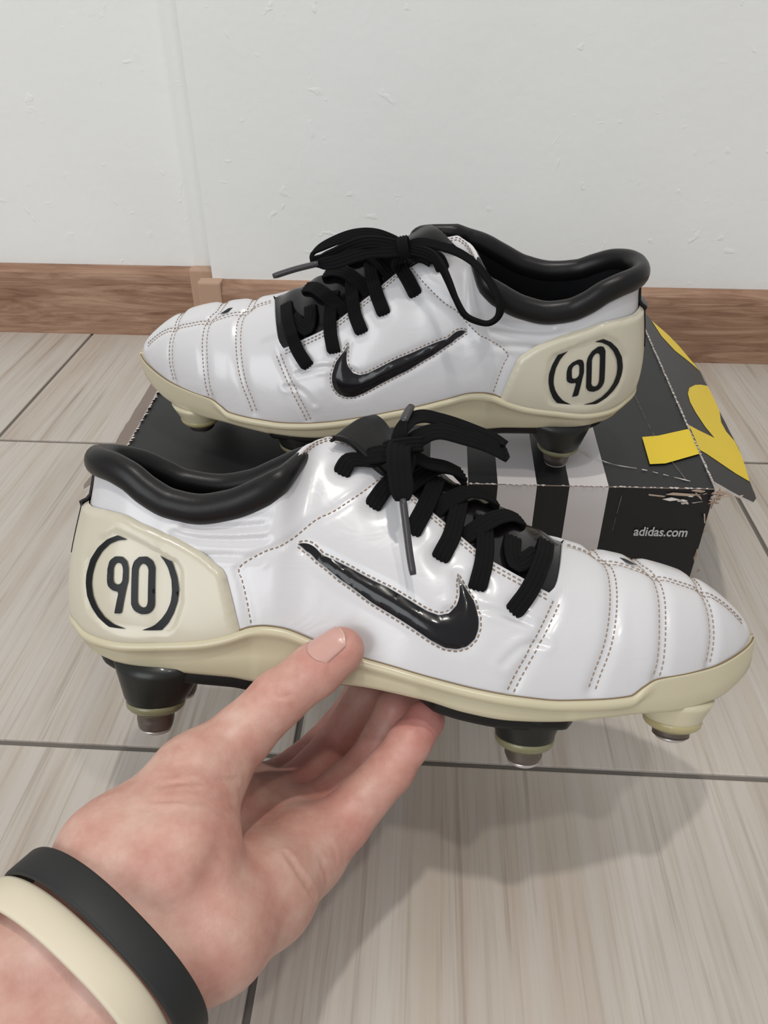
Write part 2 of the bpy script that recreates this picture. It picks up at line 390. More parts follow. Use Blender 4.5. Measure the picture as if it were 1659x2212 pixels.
# worn white edges and torn corner
def worn(A, B, wid, n, up, jit=.0006, prob=.75, side=(0, 0, 0)):
    vs, fs = [], []
    A, B = Vector(A), Vector(B); sd = Vector(side)
    for i in range(n):
        if rng.random() > prob: continue
        t0 = (i + rng.uniform(-.2, .2))/n; t1 = t0 + rng.uniform(.5, 1.4)/n
        c0 = A.lerp(B, t0) + Vector(up); c1 = A.lerp(B, t1) + Vector(up); d = (c1-c0).normalized()
        w0, w1 = wid*rng.uniform(.25, 1.2), wid*rng.uniform(.25, 1.2)
        k = len(vs)
        vs += [c0, c0.lerp(c1, .4) + sd*w0, c1 + sd*w1*.3, c0.lerp(c1, .6) - Vector((0, 0, 1))*w1*.7 - sd*w0*.2]
        fs.append((k, k+3, k+2, k+1))
    return vs, fs
for (A, B, wd_, n_, up_, sd_) in [(FL.lerp(FR, .5), FR, .0011, 60, (0, -.0012, .0001), (0, .8, 0)), (FR, BR, .0018, 100, (.0006, 0, .0008), (-.9, 0, .1)),
                                  (FL, BL, .0030, 90, (.0002, 0, .0005), (.9, 0, .1)), (FR + Vector((.0002, -.0012, -.001)), Vector((FR.x+.0002, FR.y-.0012, .02)), .0022, 26, (0, 0, 0), (-.8, 0, 0))]:
    v_, f_ = worn(A, B, wd_, n_, up_, side=sd_)
    bpart('worn_edge', v_, f_, M['card_pale'])
def crumple(name, c, r, n, material, seed):
    g = np.random.default_rng(seed); vs, fs = [], []
    for i in range(n):
        p = Vector(c) + Vector(g.normal(0, 1, 3)*np.array(r)); a = Vector(g.normal(0, 1, 3)*np.array(r)*.9); b = Vector(g.normal(0, 1, 3)*np.array(r)*.6); k = len(vs)
        vs += [p, p+a, p+a*.8+b, p+b]; fs.append((k, k+1, k+2, k+3))
    o = bpart(name, vs, fs, material); m_ = o.modifiers.new('thick', 'SOLIDIFY'); m_.thickness = .0006; return o
crumple('torn_corner', (FR.x-.006, FR.y-.001, BH-.004), (.007, .0012, .0018), 12, M['card'], 3)
crumple('torn_corner', (FR.x-.013, FR.y-.0014, BH-.007), (.005, .0008, .0015), 7, M['card_pale'], 5)
crumple('torn_corner', (FR.x+.0, FR.y-.001, BH-.012), (.0012, .0012, .006), 9, M['card'], 8)
crumple('torn_corner', (FR.x+.001, FR.y-.001, BH-.058), (.0018, .0012, .006), 9, M['card'], 9)
def scratch(pts, wid, material=None):
    """thin crease with bare paper showing"""
    P = resample(cat_rom(pts, 6), .003); vs, fs = [], []
    for i, p in enumerate(P):
        w_ = wid*(.25 + abs(rng.normal(0, .5)))
        d = P[min(i+1, len(P)-1)] - P[max(i-1, 0)]; d = d/np.linalg.norm(d)
        s_ = np.cross(d, (0, -1, 0) if abs(d[2]) > .2 or abs(P[0][1]-P[-1][1]) < .004 else (0, 0, 1)); s_ = s_/max(np.linalg.norm(s_), 1e-6)
        vs += [p + s_*w_/2, p - s_*w_/2]
    for i in range(len(P)-1):
        if rng.random() < .25: continue
        fs.append((2*i, 2*i+1, 2*i+3, 2*i+2))
    bpart('crease', vs, fs, M['card_grey'] if material is None else material)
zt = BH + .0002
scratch([(0.0997, 0.4373, zt), (0.1271, 0.3895, zt), (0.1525, 0.3768, zt), (0.1749, 0.3651, zt)], .0009, M['card_pale'])
scratch([(0.1749, 0.5695, zt), (0.1729, 0.5085, zt), (0.1688, 0.4170, zt), (0.1729, 0.3661, zt)], .0004)
scratch([(0.1200, 0.3598, 0.0450), (0.1424, 0.3588, 0.0470), (0.1709, 0.3577, 0.0562), (0.1810, 0.3573, 0.0592)], .0007)
scratch([(0.1353, 0.3590, 0.0989), (0.1342, 0.3585, 0.0755), (0.1332, 0.3583, 0.0501)], .0004)
def text_obj(name, body, size, material, matrix, parent, spacing=1.0, sx=1.0, bold=0.0):
    cu = bpy.data.curves.new(name, 'FONT'); cu.body = body; cu.size = size; cu.space_character = spacing; cu.offset = bold
    tmp = bpy.data.objects.new(name, cu); COL.objects.link(tmp)
    dg = bpy.context.evaluated_depsgraph_get(); me = bpy.data.meshes.new_from_object(tmp.evaluated_get(dg))
    bpy.data.objects.remove(tmp, do_unlink=True)
    xs = [v.co.x for v in me.vertices]; wdt = max(xs) - min(xs)
    for v in me.vertices: v.co.x = (v.co.x - min(xs))*sx/wdt
    me.transform(matrix); me.materials.clear(); me.materials.append(material)
    ob = bpy.data.objects.new(name, me); COL.objects.link(ob); ob.parent = parent; return ob
ex = Vector((FR - FL).normalized()); ez = Vector((0, 0, 1)); ey = ez.cross(ex)
p0 = Vector((0.1464, 0.3573, 0.0684)) - bo
text_obj('printed_text', 'adidas.com', .0092, M['text_white'], Matrix(((ex.x, ez.x, ey.x, p0.x), (ex.y, ez.y, ey.y, p0.y), (ex.z, ez.z, ey.z, p0.z), (0, 0, 0, 1))), box, sx=.031, bold=.00018)

# ---------------------------------------------------------------- boot surface (millimetres; x heel to toe, -y outer side, z up from the stud tips)
def pchip(xs, ys):
    xs = np.asarray(xs, float); ys = np.asarray(ys, float)
    h = np.diff(xs); d = np.diff(ys) / h; m = np.zeros_like(ys)
    for i in range(1, len(xs) - 1):
        if d[i-1] * d[i] > 0:
            w1 = 2*h[i] + h[i-1]; w2 = h[i] + 2*h[i-1]
            m[i] = (w1 + w2) / (w1/d[i-1] + w2/d[i])
    m[0] = d[0]; m[-1] = d[-1]
    def f(x):
        x = np.clip(np.asarray(x, float), xs[0], xs[-1])
        i = np.clip(np.searchsorted(xs, x) - 1, 0, len(xs) - 2)
        t = (x - xs[i]) / h[i]
        return ((1+2*t)*(1-t)**2*ys[i] + t*(1-t)**2*h[i]*m[i] + t*t*(3-2*t)*ys[i+1] + t*t*(t-1)*h[i]*m[i+1])
    return f
XC = 45.0                                   # centre of the heel fan
YL = pchip([45,60,90,120,150,180,212,240,266,279,285.5,288.8,290.3,290.6], [31.3,33,35,38,43.5,46,42,33.5,21.8,13.6,8.4,4.6,1.6,0])
YM = pchip([45,60,90,120,150,180,212,240,266,279,285.5,288.8,290.3,290.6], [30.5,30.5,28,29,36,43,44.5,39,27.8,19,11.8,6.2,2,0])
FEA = pchip([-30,10,16,21,30,40,54,64,72,77,81,87,92,107,123,138,151,168,185,201,215,228,233,239,254,265,276,284.5,290.6],
            [46,42.5,39.4,38.3,37.6,38.2,39.5,41,43.2,45,46.5,47.3,47,42.6,38,35.3,32.7,29.7,27.6,26.3,26.4,27,30,32.8,34,35.1,37.6,40.6,43.5])
FEAM = pchip([-30,10,16,21,40,64,92,120,150,185,215,232,240,265,290.6],
            [46,42.5,39.4,38.3,38.2,41,45,40,34,28,26.4,28.5,32.8,35.1,43.5])
RIMLZ = pchip([0,10,20,30,38,47,58,70,81,95,103], [107,107,106,102.5,97,92.6,91,93.2,98,107.5,112])
RIMMZ = pchip([0,10,20,30,39,54,69,82,95,108,118,125], [107,107,105,100.5,96.5,94.8,97.5,103.5,110,114,116,117])
RIMLY = pchip([45,60,75,90,103], [26.5,27,27,26.5,25])
RIMMY = pchip([45,60,75,90,103,118,125], [26,26.5,26.5,25.5,23.5,20,18])
RIDGEZ = pchip([88,100,112,125,143,164,184,200,208,223,245,262,272.5,280.5,286,289,290.3,290.6], [127,125.5,123,118,112.5,103,92.6,84,81,77.5,73.8,69.0,63.5,57.6,52.4,48,44.6,43.5])
RIDGEY = pchip([88,150,200,250,290.6], [2,3,4,4,0])
def sstep(a, b, x):
    t = np.clip((x - a) / (b - a), 0, 1); return t*t*(3-2*t)
# quarter arc of the heel base
_ph = np.linspace(0, np.pi/2, 200)
def _hb(ph, r=31.0):
    return XC - 40.5*np.sin(ph)**0.92, np.cos(ph)**0.85
_a = np.stack(_hb(_ph)); _a[1] *= 31.0
_arc = np.concatenate([[0], np.cumsum(np.hypot(*np.diff(_a, axis=1)))])
WQ = _arc[-1]; WMAX = WQ + 290.6 - XC
def section(w):
    """the four control points of the section at signed arc w (w > 0 outer side, w < 0 inner side)"""
    w = np.asarray(w, float); lat = w >= 0; aw = np.abs(w)
    ph = np.interp(WQ - aw, _arc, _ph)                    # 0 at the side, pi/2 at the heel back
    fan = aw < WQ
    x = np.where(fan, XC, XC + aw - WQ)
    hbx, hby = _hb(ph)
    sg = np.where(lat, -1.0, 1.0)
    yb = np.where(lat, YL(x), YM(x))
    B = np.stack([np.where(fan, hbx, x), sg*yb*np.where(fan, hby, 1), np.zeros_like(w)], -1)
    B[..., 2] = np.where(lat, FEA(B[..., 0]), FEAM(B[..., 0])) - 7
    zl, zm = RIMLZ(B[..., 0]), RIMMZ(B[..., 0])
    # rim
    rx = np.where(fan, XC - 34.5*np.sin(ph)**0.95, x)
    ry = np.where(lat, RIMLY(x), RIMMY(x)) * np.where(fan, np.cos(ph)**0.85, 1)
    rz = np.where(lat, RIMLZ(rx), RIMMZ(rx))
    Rm = np.stack([rx, sg*ry, rz], -1)
    Rd = np.stack([x, RIDGEY(x), RIDGEZ(x)], -1)
    k = np.where(lat, sstep(89, 107, x), sstep(100, 125, x))[..., None]
    T = Rm*(1-k) + Rd*k
    hgt = (T[..., 2] - B[..., 2])[..., None]
    out = np.stack([-np.sin(ph)*np.where(fan, 1, 0), sg*np.where(fan, np.cos(ph), 1.0), np.zeros_like(w)], -1)
    up = np.array([0, 0, 1.0])
    kb = np.interp(x, [45, 100, 150, 185, 240, 280, 290.6], [4.5, 2, 5.5, 4.0, 5, 3, .3])[..., None]
    kb = kb + np.where(fan, 2.5*np.sin(ph), 0)[..., None]
    k1 = np.interp(x, [45, 100, 120, 160, 200, 245, 290.6], [.35, .40, .46, .46, .46, .52, .55])[..., None]
    P1 = B + out*kb + up*hgt*k1
    Pa = T - up*hgt*0.30 + out*1.0                        # collar: comes up nearly straight
    k2 = np.interp(x, [100, 120, 160, 190, 215, 245, 280, 290.6], [.42, .42, .42, .52, .62, .66, .62, .5])[..., None]
    Pb = T + (B - T)*np.array([0, 1, 0])*k2 - up*hgt*np.interp(x, [100, 160, 200, 290.6], [.13, .10, .05, .0])[..., None]
    P2 = Pa*(1-k) + Pb*k
    return B, P1, P2, T
def groove(w, s):
    return np.zeros(np.broadcast(w, s).shape)
def surf0(w, s):
    w = np.asarray(w, float); s = np.asarray(s, float)
    w, s = np.broadcast_arrays(w, s)
    P0, P1, P2, P3 = section(w); s = s[..., None]
    return P0*(1-s)**3 + 3*P1*s*(1-s)**2 + 3*P2*s*s*(1-s) + P3*s**3
def normal(w, s, e=0.25):
    w, s = np.broadcast_arrays(np.asarray(w, float), np.asarray(s, float))
    sc = np.clip(s, .004, .996); wc = np.clip(w, -WMAX+.6, WMAX-.6)
    a = surf0(wc + e, sc) - surf0(wc - e, sc); b = surf0(wc, sc + .004) - surf0(wc, sc - .004)
    n = np.cross(a, b); n /= np.linalg.norm(n, axis=-1, keepdims=True) + 1e-9
    # outward
    ref = np.stack([np.zeros_like(w), np.where(w >= 0, -1.0, 1.0), np.zeros_like(w) + .35], -1)
    ref[..., 0] = np.where(np.abs(w) < WQ, -np.cos(np.abs(w)/WQ*np.pi/2), 0.0)
    sgn = np.sign((n*ref).sum(-1, keepdims=True)); sgn[sgn == 0] = 1
    return n*sgn
def xw(x, side=1):
    return side*(WQ + x - XC)

# ------------------------------------------------------------------ boot: lines drawn on the surface, in chart coordinates (w, s)
TR = {
    'eyestay': [(108.65,0.8332),(106.98,1.0),(107.83,1.0),(110.76,0.9707),(115.95,0.898),(121.23,0.9116),(125.89,0.918),(130.22,0.9013),(134.6,0.8675),(144.43,0.7918),(153.82,0.7202),(161.37,0.6711),(167.48,0.6379),(178.79,0.5754),(185.72,0.5602),(198.92,0.5375),(203.86,0.5242),(208.28,0.517)],
    'throat_front': [(209.33,0.5325),(212.18,0.5838),(214.64,0.6906),(220.06,0.9698)],
    'swoosh': [(109.98,0.4552),(119.44,0.3601),(132.86,0.3339),(145.94,0.3136),(154.92,0.2918),(160.79,0.279),(165.38,0.2791),(169.34,0.2987),(172.24,0.3376),(173.29,0.3792),(173.01,0.4188),(172.04,0.4469),(175.16,0.4102),(178.6,0.3734),(180.34,0.3232),(180.56,0.2847),(179.23,0.2419),(176.4,0.2069),(172.7,0.1864),(168.1,0.1777),(162.99,0.1869),(156.14,0.207),(150.12,0.2229),(140.23,0.2477),(126.92,0.2928),(117.89,0.338),(113.27,0.3928)],
    'heel_seam': [(143.1,0.7877),(132.77,0.6322),(121.0,0.5123),(111.01,0.4961),(100.55,0.562),(88.35,0.529),(89.57,0.4261),(91.72,0.2836),(93.8,0.1201)],
    'cup_top': [(19.67,0.7255),(31.69,0.7514),(44.6,0.7782),(59.24,0.7858),(72.17,0.6997),(81.95,0.542),(83.37,0.4936),(86.44,0.3119),(89.57,0.1158)],
    'recess': [(38.23,0.6845),(51.24,0.6871),(64.92,0.6254),(67.15,0.5701),(68.13,0.3641),(66.14,0.2414),(64.16,0.1921),(61.11,0.1669),(45.03,0.1563),(37.97,0.1628),(29.13,0.2211),(25.96,0.3465),(25.59,0.4675),(30.81,0.6011)],
    'bra_l': [(39.02,0.6498),(34.83,0.6086),(31.08,0.5475),(28.34,0.4742),(27.33,0.3948),(27.63,0.3421),(28.88,0.2875),(31.18,0.2447),(34.45,0.2042),(39.11,0.1703),(46.08,0.1806),(41.34,0.1918),(37.42,0.2159),(34.05,0.2569),(31.9,0.3018),(30.62,0.3565),(30.47,0.4095),(31.27,0.4738),(33.33,0.5369),(36.38,0.5918),(39.64,0.6256),(43.61,0.6531)],
    'bra_r': [(57.31,0.6394),(62.54,0.6122),(64.8,0.5258),(65.85,0.4451),(65.58,0.3716),(64.25,0.2979),(62.08,0.2322),(59.56,0.1908),(51.87,0.1831),(56.03,0.212),(59.24,0.2547),(61.44,0.3042),(62.82,0.3615),(63.13,0.4261),(62.62,0.4981),(61.09,0.5682),(59.41,0.6089)],
    'nine': [(36.85,0.4643),(37.24,0.5068),(39.24,0.5378),(42.26,0.5536),(44.34,0.5435),(45.29,0.5133),(45.75,0.4445),(45.28,0.3996),(44.16,0.2575),(41.26,0.2492),(42.41,0.3657),(40.13,0.3627),(38.06,0.3747),(37.26,0.3984)],
    'nine_h': [(39.38,0.4754),(39.68,0.5007),(40.98,0.5139),(42.39,0.5146),(43.15,0.4943),(43.42,0.4329),(42.8,0.409),(41.51,0.3995),(40.25,0.4041),(39.8,0.4226)],
    'zero': [(46.55,0.513),(47.0,0.5554),(48.9,0.5912),(52.07,0.6083),(54.62,0.5955),(55.79,0.5611),(56.54,0.3377),(55.87,0.3054),(54.19,0.2807),(51.48,0.2735),(48.94,0.2863),(47.56,0.3154)],
    'zero_h': [(49.19,0.5184),(49.53,0.5457),(50.77,0.561),(52.4,0.5586),(53.09,0.5349),(53.75,0.3469),(53.33,0.3231),(52.36,0.3132),(50.85,0.3169),(50.01,0.3369)],
    'st1': [(211.47,0.4962),(207.64,0.4014),(204.71,0.3349),(199.32,0.2209),(195.67,0.1431),(193.19,0.0804)],
    'st2': [(233.38,0.8936),(236.32,0.8377),(237.14,0.7584),(236.7,0.6613),(235.66,0.5625),(234.09,0.4616),(232.08,0.3571),(229.71,0.271),(227.59,0.211),(225.24,0.1273)],
    'st3': [(251.92,0.8917),(255.81,0.7979),(256.58,0.6981),(256.54,0.5826),(255.75,0.4654),(254.92,0.3451),(254.14,0.2478),(253.45,0.1676),(252.31,0.1111)],
    'st4': [(276.63,0.998),(277.2,0.8013),(277.75,0.6784),(278.56,0.567),(278.85,0.4333),(278.81,0.3215),(278.1,0.2259),(277.05,0.1445)],
    'top': [(221.46,0.9338),(229.16,0.9138),(235.15,0.8662),(242.78,0.8439),(250.06,0.8033),(257.65,0.7712),(266.86,0.7421),(277.33,0.7342),(285.78,0.734),(292.36,0.7105),(298.07,0.6428)],
    'shot': [(243.29,0.9098),(245.37,0.8573),(250.07,0.8323),(247.9,0.8676),(245.79,0.9046)],
    'eye': [(194.7,0.3973),(180.18,0.4398),(166.12,0.4957),(154.8,0.5518),(139.08,0.6145),(125.35,0.7173)],
}

ROWS = {
    'A': [(194.6, .398), (199.0, .475), (202.7, .568), (206.7, .691), (210.4, .83)],
    'C': [(195.3, .726), (194.2, .645), (195.6, .587), (200.0, .633), (204.4, .699)],
    'B1': [(180.1, .436), (181.8, .514), (182.8, .598), (183.1, .683), (183.1, .764)],
    'B2': [(175.0, .618), (179.7, .668), (186.5, .749), (193.2, .834), (200.3, .907)],
    'D1': [(165.9, .494), (169.3, .579), (171.3, .676), (173.0, .772), (173.3, .83)],
    'D2': [(163.2, .676), (167.6, .741), (175.0, .83), (182.4, .9), (189.5, .961)],
    'E1': [(154.8, .556), (158.5, .649), (161.5, .753), (163.9, .873)],
    'E2': [(151.5, .74), (156.5, .81), (162.5, .90), (169.5, .975), (176.5, 1.0)],
    'F1': [(138.9, .614), (142.3, .68), (147.0, .764), (151.1, .842)],
    'F2': [(145.0, .90), (152.0, .97), (160.0, 1.0)],
    'G1': [(125.4, .71), (127.5, .753), (132.2, .784), (136.9, .799), (140.3, .834)],
}
_es = [(107.5, 1.0), (111, .975), (116, .91), (121.4, .905), (125.8, .905), (130.2, .895), (134.5, .865), (144.3, .79), (153.8, .72), (161.5, .67), (167.6, .64), (178.7, .585), (185.8, .56), (199, .54), (204, .53), (208.6, .525), (209.6, .54), (212.1, .58), (214.8, .69), (217.5, .83), (220.2, .97), (221.0, 1.0)]
SE_L = lambda w: np.where(w < 107.5, 1.0, np.interp(w, [p[0] for p in _es], [p[1] for p in _es]))
_em = [(115, 1.0), (122, .90), (135, .86), (200, .84), (209, .84), (213, .88), (219, .98), (221, 1.0)]
SE_M = lambda w: np.interp(w, [p[0] for p in _em], [p[1] for p in _em], left=1.0)
def surf(w, s, h=0.0):
    """point on the boot, h millimetres proud of the smooth surface"""
    p = surf0(w, s)
    h = np.asarray(h, float)
    return p + normal(w, s)*h[..., None] if np.any(h) else p
def seclen(w):
    ss = np.linspace(0, 1, 24); P = surf0(np.full(24, float(w)), ss)
    return np.linalg.norm(np.diff(P, axis=0), axis=1).sum()
def dense(line, n=10):
    return cat_rom(np.array(line), n)
def seg_dist(P, Q):
    """distance of points P to polyline Q (3D)"""
    d = np.full(len(P), 1e9)
    for a, b in zip(Q[:-1], Q[1:]):
        ab = b - a; t = np.clip(((P - a)@ab)/max(ab@ab, 1e-9), 0, 1)
        d = np.minimum(d, np.linalg.norm(P - (a + t[:, None]*ab), axis=1))
    return d
L_ = {k: dense(v, 5) for k, v in TR.items() if k in ('st1', 'st2', 'st3', 'st4', 'top', 'heel_seam')}
# carry the toe seams over the ridge
for k in ('st2', 'st3', 'st4'):
    a = L_[k]; a = np.vstack([[a[0][0] - .6, 1.0], a]); L_[k] = resample(a*[1, 60], 2.0)/[1, 60]
SWO = np.array(TR['swoosh'])
def groove_depth(w, s, side):
    P = surf0(w, s); h = np.zeros(len(P))
    sg = 1 if side > 0 else -1
    for k, dep, wid in (('st1', 1.3, 2.6), ('st2', 1.7, 3.0), ('st3', 1.7, 3.0), ('st4', 1.5, 2.6), ('top', .9, 2.4), ('heel_seam', .7, 1.6)):
        ln = L_[k]
        if k == 'top' and side < 0: continue
        Q = surf0(sg*ln[:, 0], ln[:, 1]); near = np.abs(P[:, 0] - np.clip(P[:, 0], Q[:, 0].min() - 9, Q[:, 0].max() + 9)) < .01
        if near.any():
            d = seg_dist(P[near], Q[::2] if len(Q) > 12 else Q); h[near] -= dep*np.exp(-(d/wid)**2)
    # padded panels swell between the seams
    Q = surf0(sg*np.append(SWO[:, 0], SWO[0, 0]), np.append(SWO[:, 1], SWO[0, 1])); near = (P[:, 0] > 85) & (P[:, 0] < 185)
    if near.any(): d = seg_dist(P[near], Q); h[near] -= .9*np.exp(-(d/2.0)**2)
    if side > 0:
        for e in TR['eye']:
            q = surf0(np.array([e[0]]), np.array([e[1]]))[0]; d = np.linalg.norm(P - q, axis=1); h -= 1.6*np.exp(-(d/4.5)**2)
        # soft flex creases
        for (a, b, dep) in (((97, .74), (66, .86), .7), ((98, .64), (62, .80), .6), ((96, .52), (72, .66), .5), ((200, .36), (168, .30), .7), ((206, .30), (190, .18), .6)):
            ln = np.array([[a[0]*(1-t)+b[0]*t, a[1]*(1-t)+b[1]*t + .03*math.sin(t*3.1)] for t in np.linspace(0, 1, 8)])
            d = seg_dist(P, surf0(ln[:, 0], ln[:, 1])); h += -dep*np.exp(-(d/1.3)**2) + dep*.6*np.exp(-((d-2.6)/1.6)**2)
    h += .3*np.sin(P[:, 0]*.11 + P[:, 2]*.07)*np.sin(P[:, 2]*.13)
    return h
def mmv(P): return [(p[0]/1000, p[1]/1000, p[2]/1000) for p in P]
WS = np.concatenate([np.linspace(0, WMAX - 14, 205), WMAX - 14*(1 - np.linspace(0, 1, 17)[1:])**2]); WS[-1] = WMAX - .01

def patch(name, poly, hfun, material, root, step=1.6, holes=(), scale=62.0, wmir=None, side=1):
    """a piece of sheet shaped by an outline in the chart, laid on the boot at height hfun(points, distance to its rim)"""
    C = [np.array(poly, float)*[1, scale]] + [np.array(h_, float)*[1, scale] for h_ in holes]
    vs, es, k = [], [], 0
    rims = []
    for c in C:
        c = resample(np.vstack([c, c[:1]]), step)[:-1]; rims.append(c)
        n = len(c); vs += [Vector(p) for p in c]; es += [(k+i, k+(i+1) % n) for i in range(n)]; k += n
    def inside(P, c):
        x, y = P[:, 0], P[:, 1]; r = np.zeros(len(P), bool); j = len(c) - 1
        for i in range(len(c)):
            cond = ((c[i, 1] > y) != (c[j, 1] > y)) & (x < (c[j, 0]-c[i, 0])*(y-c[i, 1])/(c[j, 1]-c[i, 1]+1e-12) + c[i, 0])
            r ^= cond; j = i
        return r
    lo, hi = rims[0].min(0), rims[0].max(0)
    gx, gy = np.meshgrid(np.arange(lo[0], hi[0], step), np.arange(lo[1], hi[1], step*.9)); gx = gx + (np.arange(gx.shape[0]) % 2)[:, None]*step/2
    G = np.stack([gx.ravel(), gy.ravel()], -1); ok = inside(G, rims[0])
    for r in rims[1:]: ok &= ~inside(G, r)
    G = G[ok]
    dd = np.full(len(G), 1e9)
    for r in rims: dd = np.minimum(dd, seg_dist(np.c_[G, np.zeros(len(G))], np.c_[np.vstack([r, r[:1]]), np.zeros(len(r)+1)]))
    G = G[dd > step*.55]
    vs += [Vector(p) for p in G]
    res = delaunay_2d_cdt(vs, es, [], 0, 1e-5)
    V = np.array([tuple(v) for v in res[0]]); F = [f for f in res[2]]
    cen = np.array([V[list(f)].mean(0) for f in F]); ok = inside(cen, rims[0])
    for r in rims[1:]: ok &= ~inside(cen, r)
    F = [f for f, o_ in zip(F, ok) if o_]
    wch, sch = V[:, 0], V[:, 1]/scale
    if wmir is not None: wch = 2*wmir - wch
    wch = wch*side
    B3 = surf0(wch, np.clip(sch, 0, 1))
    d3 = np.full(len(V), 1e9)
    for r in rims:
        rw = r[:, 0] if wmir is None else 2*wmir - r[:, 0]
        R3 = surf0(rw*side, np.clip(r[:, 1]/scale, 0, 1)); d3 = np.minimum(d3, seg_dist(B3, np.vstack([R3, R3[:1]])))
    P = surf(wch, np.clip(sch, 0, 1), hfun(wch, sch, d3))
    o = mk(name, mmv(P), F, material, root); recalc_out(o); return o
def recalc_out(o):
    """face normals away from the boot's core line"""
    me = o.data; bm = bmesh.new(); bm.from_mesh(me)
    fl = [f for f in bm.faces if f.normal.dot(f.calc_center_median() - Vector((min(max(f.calc_center_median().x, .035), .24), 0, .05))) < 0]
    bmesh.ops.reverse_faces(bm, faces=fl); bm.to_mesh(me); bm.free()
def stitches(lines, pitch, length, thick, root, material, h=.25, name='stitching'):
    A0, A1 = [], []
    for ln in lines:
        ln = np.array(ln); Q = surf0(ln[:, 0], np.clip(ln[:, 1], 0, 1))
        d = np.concatenate([[0], np.cumsum(np.linalg.norm(np.diff(Q, axis=0), axis=1))]); n = int(d[-1]/pitch); q = d[-1]*np.arange(n)/n
        A0.append(np.stack([np.interp(q, d, ln[:, k]) for k in (0, 1)], -1)); A1.append(np.stack([np.interp(np.minimum(d[-1], q + length), d, ln[:, k]) for k in (0, 1)], -1))
    A0, A1 = np.vstack(A0), np.vstack(A1); vs, fs = [], []
    for sd in (1, -1):
        m = (A0[:, 0] >= 0) if sd > 0 else (A0[:, 0] < 0)
        if not m.any(): continue
        a0, a1 = A0[m], A1[m]; a0[:, 1] = np.clip(a0[:, 1], 0, 1); a1[:, 1] = np.clip(a1[:, 1], 0, 1)
        P = surf(a0[:, 0], a0[:, 1], groove_depth(a0[:, 0], a0[:, 1], sd) + h); Q = surf(a1[:, 0], a1[:, 1], groove_depth(a1[:, 0], a1[:, 1], sd) + h)
        N_ = normal(a0[:, 0], np.minimum(a0[:, 1], .995))
        for p, q, nn in zip(P, Q, N_):
            t_ = q - p; L = np.linalg.norm(t_)
            if L < .2: continue
            t_ = t_/L; s_ = np.cross(t_, nn); s_ = s_/np.linalg.norm(s_); k = len(vs); w_ = thick/2
            vs += [p - nn*.25, p + s_*w_ + t_*.2, p + nn*w_*.9 + t_*.2, p - s_*w_ + t_*.2, q - nn*.25, q + s_*w_ - t_*.2, q + nn*w_*.9 - t_*.2, q - s_*w_ - t_*.2]
            fs += [(k+1, k+5, k+6, k+2), (k+2, k+6, k+7, k+3), (k, k+1, k+2), (k, k+2, k+3), (k+4, k+6, k+5), (k+4, k+7, k+6)]
    o = mk(name, mmv(vs), fs, material, root, smooth=False); tag(o, kind='stuff'); return o
def shift_line(ln, off):
    """parallel line on the surface, off millimetres to its side"""
    ln = np.array(ln, float); Q = surf0(ln[:, 0], ln[:, 1]); T_ = np.gradient(Q, axis=0); N_ = normal(ln[:, 0], ln[:, 1]); S_ = np.cross(T_, N_); S_ /= np.linalg.norm(S_, axis=1, keepdims=True) + 1e-9
    out = []
    for (w, s), q, sd in zip(ln, Q, S_):
        tgt = q + sd*off; e = .5
        for _ in range(3):
            p = surf0(np.array([w]), np.array([s]))[0]
            pw = (surf0(np.array([w+e]), np.array([s]))[0] - p)/e; ps = (surf0(np.array([w]), np.array([min(s+.01, 1.0)]))[0] - p)/.01 if s < .985 else (p - surf0(np.array([w]), np.array([s-.01]))[0])/.01
            A_ = np.stack([pw, ps], 1); dlt, *_r = np.linalg.lstsq(A_, tgt - p, rcond=None)
            w += dlt[0]; s = min(max(s + dlt[1], 0), 1.0)
        out.append((w, s))
    return np.array(out)
# ---- laces
def ribbon(path, normals, width, thick, ribs=4, taper=None):
    """flat braided lace: returns verts, faces, uvs along a path"""
    P = np.asarray(path, float); N_ = np.asarray(normals, float); n = len(P)
    T_ = np.gradient(P, axis=0); T_ /= np.linalg.norm(T_, axis=1, keepdims=True) + 1e-9
    S_ = np.cross(T_, N_); S_ /= np.linalg.norm(S_, axis=1, keepdims=True) + 1e-9; N2 = np.cross(S_, T_)
    m1 = 4*ribs + 1; cs = []
    for i in range(m1):
        x = -1 + 2*i/(m1-1); e = math.sqrt(max(0, 1 - abs(x)**5)); cs.append((x, e*(1 - .27*(1 + math.cos(x*math.pi*ribs)) * (1 if abs(x) < .9 else 0))))
    for i in range(1, 8):
        x = 1 - 2*i/8; cs.append((x, -math.sqrt(max(0, 1 - abs(x)**5))))
    m = len(cs); vs = []; uv = []
    ln = np.concatenate([[0], np.cumsum(np.linalg.norm(np.diff(P, axis=0), axis=1))])
    for i in range(n):
        k = 1.0 if taper is None else taper(i/(n-1))
        for x, z in cs: vs.append(P[i] + S_[i]*x*width/2*k + N2[i]*z*thick/2*(.6+.4*k)); uv.append((ln[i]/3.0, x*width/6.0))
    fs = [(i*m + j, i*m + (j+1) % m, (i+1)*m + (j+1) % m, (i+1)*m + j) for i in range(n-1) for j in range(m)]
    fs += [tuple(range(m))[::-1], tuple((n-1)*m + j for j in range(m))]
    return vs, fs, uv
class Acc:
    def __init__(s): s.v, s.f, s.u = [], [], []
    def add(s, vfu):
        k = len(s.v); s.v += list(vfu[0]); s.u += list(vfu[2]); s.f += [tuple(i+k for i in f) for f in vfu[1]]
    def build(s, name, material, root):
        o = mk(name, mmv(s.v), s.f, material, root); recalc(o)
        uvl = o.data.uv_layers.new(name='lace'); li = np.zeros(len(o.data.loops), dtype=np.int32); o.data.loops.foreach_get('vertex_index', li)
        uvl.data.foreach_set('uv', np.array(s.u, dtype=np.float32)[li].ravel()); return o
